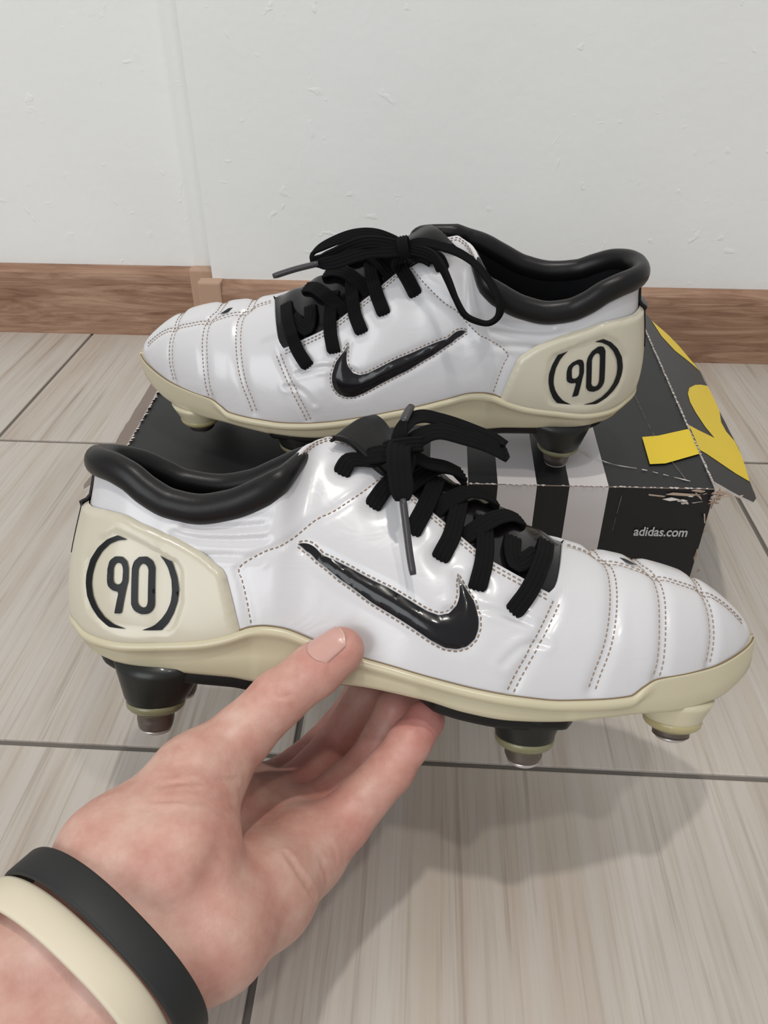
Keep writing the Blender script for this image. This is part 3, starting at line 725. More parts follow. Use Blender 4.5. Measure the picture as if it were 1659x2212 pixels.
def lace_on(acc, line, lifts, width=7.4, thick=2.1, plunge=(True, True)):
    ln = cat_rom(np.array(line, float), 5); lf = np.interp(np.linspace(0, 1, len(ln)), np.linspace(0, 1, len(lifts)), lifts)
    s_ = np.clip(ln[:, 1], 0, 1); N_ = normal(ln[:, 0], np.clip(s_, 0, .985)); P = surf0(ln[:, 0], s_) + N_*lf[:, None]
    P = list(P); N_ = list(N_)
    if plunge[0]: P = [P[0] + (P[0]-P[1])/np.linalg.norm(P[0]-P[1])*1.5 - N_[0]*4.5, P[0] + (P[0]-P[1])*.4 - N_[0]*1.2] + P; N_ = [N_[0], N_[0]] + N_
    if plunge[1]: P = P + [P[-1] + (P[-1]-P[-2])*.4 - N_[-1]*1.2, P[-1] + (P[-1]-P[-2])/np.linalg.norm(P[-1]-P[-2])*1.5 - N_[-1]*4.5]; N_ = N_ + [N_[-1], N_[-1]]
    P = resample(np.array(cat_rom(P, 3)), 1.2); Nn = np.stack([np.interp(np.linspace(0, 1, len(P)), np.linspace(0, 1, len(N_)), np.array(N_)[:, k]) for k in range(3)], -1)
    m_ = len(P); tp = lambda t: min(1.0, .62 + .38*math.sqrt(max(0, 1 - max(0, 1 - t*(m_-1)*1.2/5.5)**2)) if plunge[0] else 1.0, .8 + .2*min(1, (1-t)*(m_-1)*1.2/3) if plunge[1] else 1.0)
    acc.add(ribbon(P, Nn, width, thick, taper=tp))
def lace_free(acc, pts, normals, width=7.0, thick=2.2, taper=None, closed=False):
    P = resample(cat_rom([np.array(p) for p in pts], 8), 1.3); Nn = np.array(normals, float)
    Nn = np.stack([np.interp(np.linspace(0, 1, len(P)), np.linspace(0, 1, len(Nn)), Nn[:, k]) for k in range(3)], -1)
    acc.add(ribbon(P, Nn, width, thick, taper=taper))
def tube(pts, radii, seg=12, sq=1.0):
    P = np.asarray(pts, float); T_ = np.gradient(P, axis=0); T_ /= np.linalg.norm(T_, axis=1, keepdims=True) + 1e-9
    up = np.array([0.1, .3, 1.0]); vs = []
    for p, t_, r in zip(P, T_, radii):
        a = np.cross(t_, up); a /= np.linalg.norm(a) + 1e-9; b = np.cross(a, t_)
        for k in range(seg):
            an = 2*math.pi*k/seg; vs.append(p + a*math.cos(an)*r + b*math.sin(an)*r*sq)
    n = len(P); fs = [(i*seg+j, i*seg+(j+1) % seg, (i+1)*seg+(j+1) % seg, (i+1)*seg+j) for i in range(n-1) for j in range(seg)]
    fs += [tuple(range(seg))[::-1], tuple((n-1)*seg+j for j in range(seg))]
    return vs, fs
def lathe(profile, centre, seg=28, ell=1.0, topstretch=None):
    vs, fs = [], []
    for i, (r, z) in enumerate(profile):
        for k in range(seg):
            a = 2*math.pi*k/seg; x, y = r*math.cos(a), r*math.sin(a)*ell
            if topstretch: x, y = topstretch(x, y, z)
            vs.append((centre[0]+x, centre[1]+y, z))
    n = len(profile)
    fs = [(i*seg+j, i*seg+(j+1) % seg, (i+1)*seg+(j+1) % seg, (i+1)*seg+j) for i in range(n-1) for j in range(seg)]
    fs += [tuple(range(seg)), tuple((n-1)*seg+j for j in range(seg))[::-1]]
    return vs, fs
ZBOT = pchip([0, 4, 8, 12, 16, 21, 35, 54, 73, 84, 120, 147, 164, 181, 201, 216, 232, 250, 262, 272, 280, 286.5, 290.6],
             [39, 37.5, 36, 34, 31, 29, 26.7, 26, 25.6, 24.4, 26, 23.7, 20, 18, 17.6, 18.6, 19.2, 18.6, 19.6, 21.5, 24.6, 28.6, 33])
def base_out(wv):
    B = section(wv)[0]; e = .35; wa = np.clip(wv + e, -WMAX+.02, WMAX-.02); wb = np.clip(wv - e, -WMAX+.02, WMAX-.02)
    t_ = section(wa)[0] - section(wb)[0]; n = np.stack([t_[:, 1], -t_[:, 0], np.zeros(len(wv))], -1); n /= np.linalg.norm(n, axis=1, keepdims=True) + 1e-9
    c = np.stack([np.clip(B[:, 0], 45, 235), np.zeros(len(wv)), B[:, 2]], -1); sg = np.sign(((B - c)*n).sum(1)); return B, n*sg[:, None]

def build_boot(root):
    """all parts of one boot under root (the boot for the other foot is the mirror image, its digits turned back)"""
    # --- upper: outer and inner quarter with the toe box
    for side, se in ((1, SE_L), (-1, SE_M)):
        ns = 58; W_ = np.repeat(WS, ns); sv = np.linspace(0, 1, ns)
        S_ = np.concatenate([sv*float(se(w)) for w in WS])
        h = groove_depth(side*W_, S_, side); edge = np.zeros_like(h)
        P = surf(side*W_, S_, h + 1e-6)
        # rolled inner edge of the eyestay
        V = P.reshape(len(WS), ns, 3); Nn = normal(side*WS, np.clip([float(se(w)) for w in WS], 0, .99))
        inn = V[:, -1] - Nn*2.2*np.where((WS > 105) & (WS < 221), 1, 0)[:, None]
        V = np.concatenate([V, inn[:, None]], 1)
        o = mk('upper_panel', mmv(V.reshape(-1, 3)), grid_faces(len(WS), ns + 1, flip=(side < 0)), M['pearl'], root); recalc_out(o)
    # --- tongue and lace panel
    tw = np.linspace(127, 222, 58); nt = 33; rows_ = []
    for w in tw:
        sl, sm = float(SE_L(w)), float(SE_M(w)); sl = max(min(sl, 1) - .05, .3); sm = min(sm + .02, 1)
        x = w - WQ + XC
        a = np.linspace(sl, 1, 22); b = np.linspace(1, sm - .03, 12)[1:]
        ww = np.concatenate([np.full(22, w), np.full(11, -w)]); ss = np.concatenate([a, b])
        P0, P1, P2, P3 = section(ww)
        s_ = ss[:, None]; P = P0*(1-s_)**3 + 3*P1*s_*(1-s_)**2 + 3*P2*s_*s_*(1-s_) + P3*s_**3
        P = P + normal(ww, np.clip(ss, 0, .98))*(-1.0)
        P[:, 2] += .8*np.sin(x*.42)*np.sin(np.linspace(0, 3.14, nt))
        rows_.append(P)
    V = np.array(rows_); o = mk('tongue', mmv(V.reshape(-1, 3)), grid_faces(len(tw), nt), M['patent'], root); recalc_out(o)
    md = o.modifiers.new('thick', 'SOLIDIFY'); md.thickness = .0042; md.offset = -1
    bv = o.modifiers.new('bev', 'BEVEL'); bv.width = .0012; bv.segments = 2; bv.limit_method = 'ANGLE'
    # --- padded collar
    wc = np.concatenate([np.linspace(110, 0, 70), np.linspace(0, -120, 74)[1:]])
    T_ = section(wc)[3]
    cen = T_ + np.array([0, 0, -.5]); cen[:, 1] *= .985; kk = np.clip((wc - 101)/10, 0, 1)**1.5; cen[:, 1] += 5*kk; cen[:, 2] -= 3.5*kk
    rad = np.full(len(wc), 6.0)*np.interp(wc, [-120, -112, 96, 102, 110], [.65, 1, 1, .84, .5])
    tail = cat_rom([cen[-1], (126, 17.5, 114.5), (130.5, 14, 110), (134, 10, 106)], 6)[1:]; cen = np.vstack([cen, tail]); wc = np.concatenate([wc, np.full(len(tail), -120.0)]); rad = np.concatenate([rad[:-12], np.linspace(rad[-13], 3.4, 12 + len(tail))])
    Tn = np.gradient(cen, axis=0); Tn /= np.linalg.norm(Tn, axis=1, keepdims=True); vs = []; seg = 18
    for p, t_, r, w in zip(cen, Tn, rad, wc):
        a = np.cross(t_, (0, 0, 1)); a /= np.linalg.norm(a); b = np.cross(a, t_)
        for k in range(seg):
            an = 2*math.pi*k/seg; vs.append(p + a*math.cos(an)*r*.82 + b*math.sin(an)*r*1.02)
    fs = [(i*seg+j, i*seg+(j+1) % seg, (i+1)*seg+(j+1) % seg, (i+1)*seg+j) for i in range(len(wc)-1) for j in range(seg)] + [tuple(range(seg))[::-1], tuple((len(wc)-1)*seg+j for j in range(seg))]
    o = mk('padded_collar', mmv(vs), fs, M['collar'], root); recalc(o)
    # --- lining and insole
    wl = np.concatenate([np.linspace(150, 0, 70), np.linspace(0, -150, 70)[1:]]); nr = 14
    V = []
    for w in wl:
        ss = np.linspace(.12, .985 if -112 < w < 93 else .86, nr); V.append(surf(np.full(nr, w), ss, np.full(nr, -4.2)) if w < 88 else surf0(np.full(nr, w), ss) + np.array([0, 5.5, -2.0]))
    V = np.array(V); V[:, :, 2] += .6*np.sin(np.arange(len(wl))*1.3)[:, None]*np.linspace(0, 1, nr)[None]**2
    n0 = len(wl); vv = V.reshape(-1, 3); ff = grid_faces(n0, nr)
    half = n0//2
    ff += [(i*nr, (i+1)*nr, (n0-2-i)*nr, (n0-1-i)*nr) for i in range(half)]
    ff += [tuple([0 + j for j in range(nr)] + [(n0-1)*nr + j for j in range(nr-1, -1, -1)])]
    o = mk('lining', mmv(vv), ff, M['lining'], root)
    # --- curved tick mark with pillowed face, outer and inner side
    for sd in (1, -1):
        patch('side_mark', SWO, lambda w, s, d: -.10 + 1.75*(1 - np.exp(-d/2.4)), M['patent'], root, 1.3, side=sd)
    patch('toe_emblem', TR['shot'], lambda w, s, d: np.full(len(w), .25), M['print'], root, 1.2)
    # --- heel cup
    ct = TR['cup_top']; top = [(-w_, s_) for w_, s_ in ct[::-1]][::1]
    cs_ = np.array(ct[::-1]); cup = [tuple(p) for p in np.vstack([cs_[:3], cat_rom(cs_[3:], 5)])]            # front bottom corner -> heel
    lat = [(ct[-1][0], .07)] + cup
    med = [(-w_, s_) for w_, s_ in lat[::-1]]
    outline = lat + [(9, .735), (0, .74), (-9, .735)] + med + [(w_, .07) for w_ in np.linspace(-88, 88, 40)[1:-1]]
    rec = np.array(TR['recess'], float)
    R3 = surf0(rec[:, 0], rec[:, 1]); R3 = np.vstack([R3, R3[:1]])
    def in_rec(w, s):
        r = np.zeros(len(w), bool); j = len(rec) - 1
        for i in range(len(rec)):
            cnd = ((rec[i, 1] > s) != (rec[j, 1] > s)) & (w < (rec[j, 0]-rec[i, 0])*(s-rec[i, 1])/(rec[j, 1]-rec[i, 1]+1e-12) + rec[i, 0]); r ^= cnd; j = i
        return r
    def cup_h(w, s, d):
        h = .4 + 2.3*np.clip(d/2.6, 0, 1)**.6
        dr = seg_dist(surf0(np.abs(w), np.clip(s, 0, 1)), R3); ins = in_rec(np.abs(w), s)
        return h + np.where(ins, -1.0*np.clip(dr/1.1, 0, 1), 0)
    patch('heel_cup', outline, cup_h, M['cup'], root, 1.35)
    flat = lambda w, s, d: np.full(len(w), 2.2)
    for nm in ('bra_l', 'bra_r'): patch('ring_print', TR[nm], flat, M['print'], root, 1.3)
    # heel pull strip
    vs = []
    for w in np.linspace(-8, 8, 9):
        ss = np.linspace(.42, .99, 22); vs.append(surf(np.full(22, w), ss, np.where(ss > .74, 1.2, 3.3) + np.where((ss > .70) & (ss < .76), 1.0, 0)))
    o = mk('heel_strip', mmv(np.array(vs).reshape(-1, 3)), grid_faces(9, 22), M['collar'], root); recalc_out(o); md = o.modifiers.new('thick', 'SOLIDIFY'); md.thickness = .0015
    # --- stitching
    sl = []
    for k, offs in (('st1', (-1.3, 1.3)), ('st2', (-1.5, 1.5)), ('st3', (-1.5, 1.5)), ('st4', (-1.3, 1.3)), ('top', (-1.1, 1.1)), ('heel_seam', (0,))):
        for of in offs:
            ln = shift_line(L_[k], of) if of else L_[k]; sl.append(ln)
            if k in ('st2', 'st3', 'st4'): sl.append(ln*[-1, 1])
    swl = cat_rom(np.vstack([SWO, SWO[:1]]), 3); ctr = SWO.mean(0)
    sw2 = shift_line(np.vstack([SWO, SWO[:1]]), 1.0); swi = shift_line(np.vstack([SWO, SWO[:1]]), -1.0)
    def area(l): return abs(np.sum(l[:-1, 0]*l[1:, 1]*60 - l[1:, 0]*l[:-1, 1]*60))
    sl.append(sw2 if area(sw2) > area(swi) else swi)
    we = np.linspace(108, 208, 60)
    for of in (1.6, 3.4):
        e_ = np.stack([we, np.array([float(SE_L(w)) - of/seclen(w) for w in we])], -1); sl.append(e_)
    stitches(sl, 2.25, 1.6, .62, root, M['stitch'], h=.12)
    # seam tape: the dirt-filled valleys between the double rows
    # --- sole
    wv = np.concatenate([-WS[::-1], WS[1:]]); B, n_ = base_out(wv); x = B[:, 0]
    top = np.where(wv >= 0, FEA(x), FEAM(x)); bot = ZBOT(x); hh = top - bot
    toe = sstep(228, 240, x)
    prof = [(-3.0, lambda: top - 1.2), (.3, lambda: top + .1), (1.5, lambda: top + .55), (2.6, lambda: top - .3), (3.0, lambda: top - 1.5), (2.7, lambda: top - 2.8), (1.7, lambda: top - 3.7), (1.45, lambda: top - .5*hh), (1.3, lambda: bot + 2.2), (.4, lambda: bot + .6), (-1.2, lambda: bot), (-6, lambda: bot - .4)]
    V = []
    for i, (of, zf) in enumerate(prof):
        o_ = np.full(len(x), of)
        if of > 1.0: o_ = o_ - toe*np.where(of > 1.6, of - 1.6, 0) + (1 - sstep(70, 100, x))*(1.7 if 1 < i < 7 else 1.0)
        if 6 <= i <= 9: o_ = o_ - .9*(sstep(18, 23, x)*(1 - sstep(81.5, 84.5, x)) + sstep(145, 149, x)*(1 - sstep(202, 206, x)))*(wv > 0)
        if of < 0 and i > 5: o_ = np.maximum(of, -np.abs(B[:, 1])*.8 - .2)
        V.append(np.stack([B[:, 0] + n_[:, 0]*o_, B[:, 1] + n_[:, 1]*o_, zf()], -1))
    V = np.stack(V, 1); n1, m1 = V.shape[:2]; vv = list(V.reshape(-1, 3)); ff = grid_faces(n1, m1)
    hf = n1//2
    ff += [((hf-i-1)*m1 + m1-1, (hf-i)*m1 + m1-1, (hf+i)*m1 + m1-1, (hf+i+1)*m1 + m1-1) for i in range(hf)]
    ff += [((hf-i-1)*m1, (hf+i+1)*m1, (hf+i)*m1, (hf-i)*m1) for i in range(hf)]
    o = mk('sole_plate', mmv(vv), ff, M['cream'], root); recalc(o)
    sv, sf = tube(np.stack([B[:, 0] + n_[:, 0]*.9, B[:, 1] + n_[:, 1]*.9, top + .45], -1)[4:-4], np.full(len(x) - 8, .42), 6); mk('sole_seam', mmv(sv), sf, M['seam'], root)
    # dark heel and forefoot plates under it
    def plate(name, x0, x1, th, inset, material, ztop=1.2, fade=7):
        xs = np.linspace(x0, x1, 46); out = []
        for sd in (1, -1):
            for xx in (xs if sd > 0 else xs[::-1]):
                if xx < XC:
                    w_ = np.interp(xx, [5, XC], [WQ*.12, WQ]); b = section(np.array([sd*w_]))[0][0]; yy = b[1]; 
                else: yy = section(np.array([xw(xx, sd)]))[0][0][1]
                endf = min(1, (xx-x0)/fade + .15, (x1-xx)/fade + .15); yy = yy - np.sign(yy)*inset; yy *= .55 + .45*math.sqrt(max(endf, 0))
                out.append((xx, yy))
        n = len(out); vs = []
        for dz, sc in ((ztop, 1.0), (-th*.55, .995), (-th*.9, .975), (-th, .94)):
            for xx, yy in out: vs.append((xx, yy*sc, float(ZBOT(xx)) + dz))
        fs = [(l*n + i, l*n + (i+1) % n, (l+1)*n + (i+1) % n, (l+1)*n + i) for l in range(3) for i in range(n)]
        k2 = n//2
        fs += [(3*n + i, 3*n + i+1, 3*n + n-2-i, 3*n + n-1-i) for i in range(k2-1)]
        o = mk(name, mmv(vs), fs, material, root); recalc(o); return o
    plate('heel_plate', 13, 88, 5.0, 2.0, M['plate']); plate('forefoot_plate', 147, 210, 4.6, 2.2, M['plate'])
    plate('shank_plate', 80, 154, 2.0, 5.0, M['plate'], .8, 4)
    # --- studs
    for (cx, cy, tip, cream, rt, th) in ((40.5, -20, -3.3, False, 17.0, 9.5), (40.5, 19.5, -3.3, False, 17.0, 9.5), (190.5, -29.5, -5.6, False, 15.8, 7.6), (187, 26, -5.6, False, 15.8, 7.6), (254.5, -15, 1.6, True, 16.0, 5.4), (252, 18, 1.6, True, 16.0, 5.4)):
        zt_ = float(ZBOT(cx)) + 1.5; z1 = tip + th; zr = z1 + 4.6
        def st(X_, Y_, Z_, zr=zr, zt_=zt_, cx=cx):
            k_ = np.clip((Z_-zr)/(zt_-zr+1e-6), 0, 1); return (X_*(1 + .16*k_*(cx < 100)) + 2.5*k_*(1 if cx < 100 else 0), Y_*(1 - .12*k_))
        bvs, bfs = lathe([(rt, zt_), (rt*.93, zt_*.72+zr*.28), (rt*.84, zt_*.42+zr*.58), (rt*.76, zt_*.15+zr*.85), (11.7, zr), (11.4, zr-.5), (6, zr-.6)], (cx, cy), 32, topstretch=st)
        bo_ = mk('stud', mmv(bvs), bfs, M['cream'] if cream else M['stud_base'], root); recalc(bo_)
        rv, rf = lathe([(8, zr+.4), (11.3, zr+.3), (11.9, zr-.9), (11.6, zr-2.4), (10.6, zr-3.6), (9.0, zr-4.2), (8.4, zr-5.0), (5, zr-5.0)], (cx, cy), 32)
        r_ = mk('stud_ring', mmv(rv), rf, M['ring_cream'] if cream else M['ring'], bo_); recalc(r_)
        mv, mf = lathe([(5, z1+.8), (7.9, z1+.6), (7.8, z1-1.2), (7.4, z1-2.0), (7.5, z1-3.2), (6.9, tip+3.0), (6.4, tip+1.9), (4.5, tip+1.6)], (cx, cy), 28); t_ = mk('stud_tip', mmv(mv), mf, M['metal'], bo_); recalc(t_)
        ev, ef = lathe([(4.5, tip+2.8), (6.45, tip+2.1), (6.1, tip+.8), (5.0, tip+.1), (2, tip)], (cx, cy), 28); t_ = mk('stud_end', mmv(ev), ef, M['metal_end'], bo_); recalc(t_)

def finish_boot(root, bow, remirror):
    # padded end of the tongue, standing up behind the knot
    ends = [[(122, 14, 121.5), (116, 0, 122.5), (108, -11, 119)], [(130, 13, 117), (124, 0, 119.5), (116, -10, 116.5)]] if remirror else [[(124.6, 14, 131), (118, 2, 128.5), (109.5, -12, 121.5)], [(130.9, 14, 126.4), (125.5, 2, 123.5), (118.2, -12, 118)]]
    rr = [cat_rom(e, 8) for e in ends] + [cat_rom([(140, 10, 112.5), (136, 0, 114), (132, -12, 105)], 8)]
    mid = [rr[0] + (rr[0]-rr[1])*.06 + np.array([0, 0, -3.6]), rr[0] + (rr[0]-rr[1])*.12 + np.array([0, 0, -1.2]), rr[0]]
    V = np.array(mid + [rr[0]*.5 + rr[1]*.5 + np.array([0, 0, .8]), rr[1], rr[1]*.5 + rr[2]*.5 + np.array([0, 0, -.6]), rr[2]])
    o = mk('tongue_pad', mmv(V.reshape(-1, 3)), grid_faces(7, V.shape[1]), M['collar'], root); recalc_out(o); md = o.modifiers.new('thick', 'SOLIDIFY'); md.thickness = .0034; md.offset = -1
    sb = o.modifiers.new('sub', 'SUBSURF'); sb.levels = 1; sb.render_levels = 2
    flat = lambda w, s, d: np.full(len(w), 2.2)
    wm_ = (min(p[0] for p in TR['nine']) + max(p[0] for p in TR['zero']))/2 if remirror else None
    patch('digit_nine', TR['nine'], flat, M['print'], root, 1.1, holes=[TR['nine_h']], wmir=wm_)
    patch('digit_zero', TR['zero'], flat, M['print'], root, 1.1, holes=[TR['zero_h']], wmir=wm_)
    # --- lace
    acc = Acc()
    for k, lf, pl in (('C', [.8, 1.2, 1.2, 1.6, 1.2], (True, True)), ('A', [1.0, 2.6, 3.8, 3.2, .8], (True, True)), ('B1', [1.0, 2.2, 2.2, 1.6, .6], (True, True)), ('B2', [-1.5, 1.8, 4.0, 3.0, .8], (False, True)),
                      ('D1', [1.0, 2.2, 2.2, 1.6, .6], (True, True)), ('D2', [-1.5, 1.8, 4.0, 3.0, .8], (False, True)), ('E1', [1.0, 2.2, 2.2, 1.5], (True, True)), ('E2', [-1.0, 2.4, 4.2, 3.4, .6], (False, True)),
                      ('F1', [1.0, 2.6, 3.2, 3.5], (True, False)), ('F2', [2.0, 2.4, 1.0], (False, True)), ('G1', [1.0, 3.4, 3.2, 4.0, 5.5], (True, False))):
        lace_on(acc, ROWS[k], lf, plunge=pl)
    agl = bow(acc)
    lo = acc.build('lace', M['lace'], root)
    for pts, r0 in agl:
        P = resample(cat_rom([np.array(p) for p in pts], 6), 2.0); rr = np.full(len(P), r0); rr[0] *= .9; rr[-1] *= .85
        vs, fs = tube(P, rr, 12, .8); o = mk('aglet', mmv(vs), fs, M['aglet'], lo); recalc(o)
tap_end = lambda t: 1.0 if t < .8 else 1.0 - .45*((t-.8)/.2)**2
def bow_front(acc):
    V3 = lambda *a: np.array(a, float)
    nv = [(-.1, -.75, .65)]
    lace_free(acc, [(136.6, -21, 116.5), (134.6, -20, 122), (138.6, -14, 128.3), (144.4, -10, 130.6), (151.5, -6, 129.4), (160.1, -4, 127.2), (167.3, -3, 124.8), (173.7, -3, 122.4), (178.6, -4, 119.3)], [(-.8, -.5, .3), (-.5, -.7, .5), (0, -.7, .7), (.1, -.7, .7), (.2, -.75, .6)], 8.5)
    lace_free(acc, [(178.6, -4, 119.3), (178.2, -7, 117.2), (169.8, -8, 120.6), (161.2, -10, 122.8), (152.8, -12, 124.6), (147.2, -15, 124.2), (141.8, -18, 121.4), (137.2, -21, 118)], [(.9, -.4, .2), (.2, -.75, .6), (.1, -.8, .6), (.1, -.8, .6)], 8.0)
    lace_free(acc, [(136.5, -22, 118.5), (134.9, -22.5, 122.6), (135.5, -20, 126.2), (136.2, -17, 128.1)], [(-.2, -.95, .3)], 6.5, taper=lambda t: 1 - .5*t*t)
    lace_free(acc, [(136.5, -23, 120.2), (134.7, -29, 117.9), (134.8, -33, 113.6), (135.4, -35, 108.7), (136.3, -37, 103.3), (136.8, -38, 98.7)], [(0, -.5, .85), (-.05, -.98, .15), (0, -1, 0)], 9.4, taper=tap_end)
    lace_free(acc, [(135, -22, 117.6), (129.8, -17, 115.5), (124.5, -12.5, 114), (121.5, -9, 113)], [(-.3, -.8, .5)], 8.6)
    lace_free(acc, [(137.5, -20, 116), (146, -12, 112), (156, -4, 110), (163, 3, 107)], [(.2, -.6, .8)], 8.6)
    lace_free(acc, [(135.5, -14, 111), (138, -21, 108), (139, -23, 113), (136.5, -22, 118)], [(-.6, -.6, .4)], 7.5)
    # knot: one turn wrapped round the strands
    k0 = V3(136.6, -21, 118.4); R = []
    for t in np.linspace(-.3, 2*math.pi + .3, 26): R.append(k0 + V3(7.0*math.cos(t) - 0.2*math.sin(t), -5.2*math.sin(t), 2.4*math.cos(t)*.5 + .6*math.sin(t)))
    lace_free(acc, R, [r_ - k0 for r_ in R], 6.0, 2.0)
    return [([(136.1, -17, 127.6), (137.5, -14, 131.1), (139.2, -11, 134.3)], 1.9), ([(136.9, -38, 99.5), (139, -40.5, 87.4), (140.6, -43, 78.5), (142, -45, 72.3)], 1.75)]
def bow_rear(acc):
    V3 = lambda *a: np.array(a, float); s = (0, -.85, .5)
    lace_free(acc, [(132.9, -17, 117.6), (139.5, -16, 120.8), (148.1, -17, 123.9), (157.4, -19, 123.8), (166.7, -21, 121.0), (175.4, -23, 117.0), (178.9, -25, 114.0), (177.4, -27, 111.8), (173.1, -27.5, 112.4), (168.5, -27, 115.0), (159.8, -26, 119.3), (150.4, -24, 121.6), (141.3, -21, 120.3), (133.5, -19, 118.0)], [s, (0, -.6, .8), (.5, -.6, .5), (1, -.2, .1), (.2, -.9, -.4), (0, -.9, .4), s], 6.4)
    lace_free(acc, [(133.5, -20, 117.4), (141.3, -23, 117.4), (149.0, -25, 117.2), (156.5, -28, 115.9), (164.1, -30, 113.4), (170.1, -32, 112.4), (174.3, -33, 112.7)], [s], 7.2, taper=tap_end)
    lace_free(acc, [(131.3, -18, 118), (124.1, -20, 121.3), (113.6, -24, 121), (103.3, -28, 119), (94.4, -32, 114.3), (86.9, -36, 106.7), (82.5, -39, 99.3), (82.3, -40, 93.2), (86.3, -41, 89.4), (91.7, -41, 89.5), (99.0, -41, 92.8), (104.1, -39, 99.9), (108.5, -36, 108.1), (112.9, -32, 114.4), (118.8, -27, 118), (128.8, -20, 117.6)], [(-.3, -.6, .7), (-.5, -.5, .6), (-.8, -.3, .3), (-.8, -.4, -.3), (-.1, -.5, -.8), (.6, -.4, -.5), (.6, -.6, 0), (.2, -.8, .4)], 5.6, 2.6)
    lace_free(acc, [(133.5, -17, 117), (140, -12, 113), (148, -5, 112), (156, 2, 110)], [(.2, -.6, .8)], 7.4)
    lace_free(acc, [(131.5, -17, 117), (127, -15, 114), (122, -13, 112), (118, -13, 110)], [(-.3, -.8, .5)], 7.4)
    lace_free(acc, [(136, -14, 111), (137, -18, 108), (135, -20, 112), (132.5, -18, 117)], [(-.6, -.6, .4)], 7.0)
    k0 = V3(132.5, -18, 118); R = []
    for t in np.linspace(-.3, 2*math.pi + .3, 26): R.append(k0 + V3(1.2*math.cos(t), -4.6*math.sin(t), 4.6*math.cos(t)))
    lace_free(acc, R, [r_ - k0 for r_ in R], 6.0, 2.0)
    return [([(174.0, -33, 112.7), (185.7, -35, 109.9), (196.7, -37, 106.5)], 1.9)]

def boot_root(label, loc, rot, mirror):
    r_ = thing('football_boot', label, 'boot', loc, rot, 'the pair of football boots')
    return r_
front = boot_root('white football boot held up in the hand, toe pointing right', (-.1344, .2234, .0805), tuple(math.radians(a) for a in (-29.03, 2.32, -1.4)), False)
build_boot(front)
rear = boot_root('white football boot standing on the black box, toe pointing left', (.143, .3977, .1054), (0, math.radians(-.4), math.radians(173.32)), True)
def mirrored(me):
    me.transform(Matrix.Scale(-1, 4, (0, 1, 0))); me.flip_normals(); return me
def copy_mirrored(o, parent):
    c = o.copy(); c.data = mirrored(o.data.copy()); COL.objects.link(c); c.parent = parent
    for g in o.children: copy_mirrored(g, c)
for o in list(front.children): copy_mirrored(o, rear)
finish_boot(front, bow_front, False)
before = set(bpy.data.objects)
finish_boot(rear, bow_rear, True)
for o in set(bpy.data.objects) - before: mirrored(o.data)

# ------------------------------------------------------------------ the hand as one blended body (world millimetres: x, y, z, radius)
HJ = {'fa_r': (-228.4, 34.2, 50.3, 29.0), 'fr': (-118.1, 97.9, 95.2, 19.5), 'fa_u': (-173.9, 10.1, 7.0, 29.0), 'fu': (-100.2, 88.3, 88.8, 19.5), 'wr': (-88.2, 116.6, 107.3, 17.6), 'wu': (-71.5, 106.7, 98.9, 17.4), 'cmc': (-84.4, 133.7, 108.8, 19.0), 'then': (-65.4, 134.4, 111.4, 18.5), 'tmcp': (-65.3, 161.9, 111.8, 14.2), 'tmid': (-51.6, 176.6, 116.8, 11.2), 'tip_ip': (-39.1, 188.5, 122.9, 10.4), 'ttip': (-25.2, 195.5, 130.9, 9.8), 'tend': (-15.8, 199.8, 136.8, 8.6), 'hyp': (-55.5, 119.5, 94.3, 18.3), 'hyp2': (-41.6, 137.8, 82.1, 16.5), 'pm': (-30.1, 156.8, 74.3, 13.6), 'pb': (-16.2, 167.9, 75.9, 10.8), 'pp': (2.5, 185.5, 84.8, 9.2), 'pd': (10.2, 193.8, 91.2, 8.5), 'rm': (-39.8, 169.9, 61.7, 15.0), 'rb': (-26.3, 183.9, 58.9, 11.3), 'rp': (-6.5, 203.4, 63.5, 9.3), 'mm': (-49.0, 180.8, 56.2, 15.5), 'mb': (-37.1, 199.0, 50.7, 11.6), 'mp': (-22.6, 219.3, 53.1, 9.6), 'md': (-6.2, 234.6, 74.2, 8.9), 'mt': (1.2, 247.6, 78.4, 8.4), 'im': (-58.8, 189.4, 54.4, 15.5), 'ib': (-45.3, 208.1, 42.8, 11.6), 'ip': (-29.4, 229.9, 38.7, 9.8), 'id': (-12.6, 240.6, 56.9, 9.0), 'it': (-7.2, 254.5, 69.2, 8.5), 'pt': (16.8, 202.2, 94.4, 8.0), 'rd': (5.7, 217.6, 83.0, 8.7), 'rt': (15.1, 229.8, 84.3, 8.2)}
def rcone(P, a, b):
    """distance to a tapered limb from joint a to joint b"""
    pa = P - a[:3]; ba = b[:3] - a[:3]; l2 = ba@ba; t = np.clip(pa@ba/l2, 0, 1)
    return np.linalg.norm(pa - t[..., None]*ba, axis=-1) - (a[3] + (b[3]-a[3])*t)
def smin(a, b, k):
    h = np.clip(.5 + .5*(b-a)/k, 0, 1); return b*(1-h) + a*h - k*h*(1-h)
HJn = {k: np.array(v) for k, v in HJ.items()}
PALM = [('fa_r', 'fr'), ('fr', 'wr'), ('fa_u', 'fu'), ('fu', 'wu'), ('wr', 'cmc'), ('wu', 'hyp'), ('wr', 'wu'), ('fr', 'fu'), ('cmc', 'then'), ('cmc', 'tmcp'), ('then', 'tmcp'), ('hyp', 'hyp2'), ('hyp2', 'pm'), ('hyp', 'rm'), ('wr', 'mm'), ('cmc', 'im'), ('im', 'mm'), ('mm', 'rm'), ('rm', 'pm'), ('tmcp', 'im')]
PALM_R = {('tmcp', 'im'): (9.5, 11), ('wr', 'mm'): (14, 14), ('cmc', 'im'): (13, 13.5), ('hyp', 'rm'): (15, 14), ('cmc', 'then'): (18, 17.5), ('wr', 'wu'): (16, 16), ('fr', 'fu'): (17, 17)}
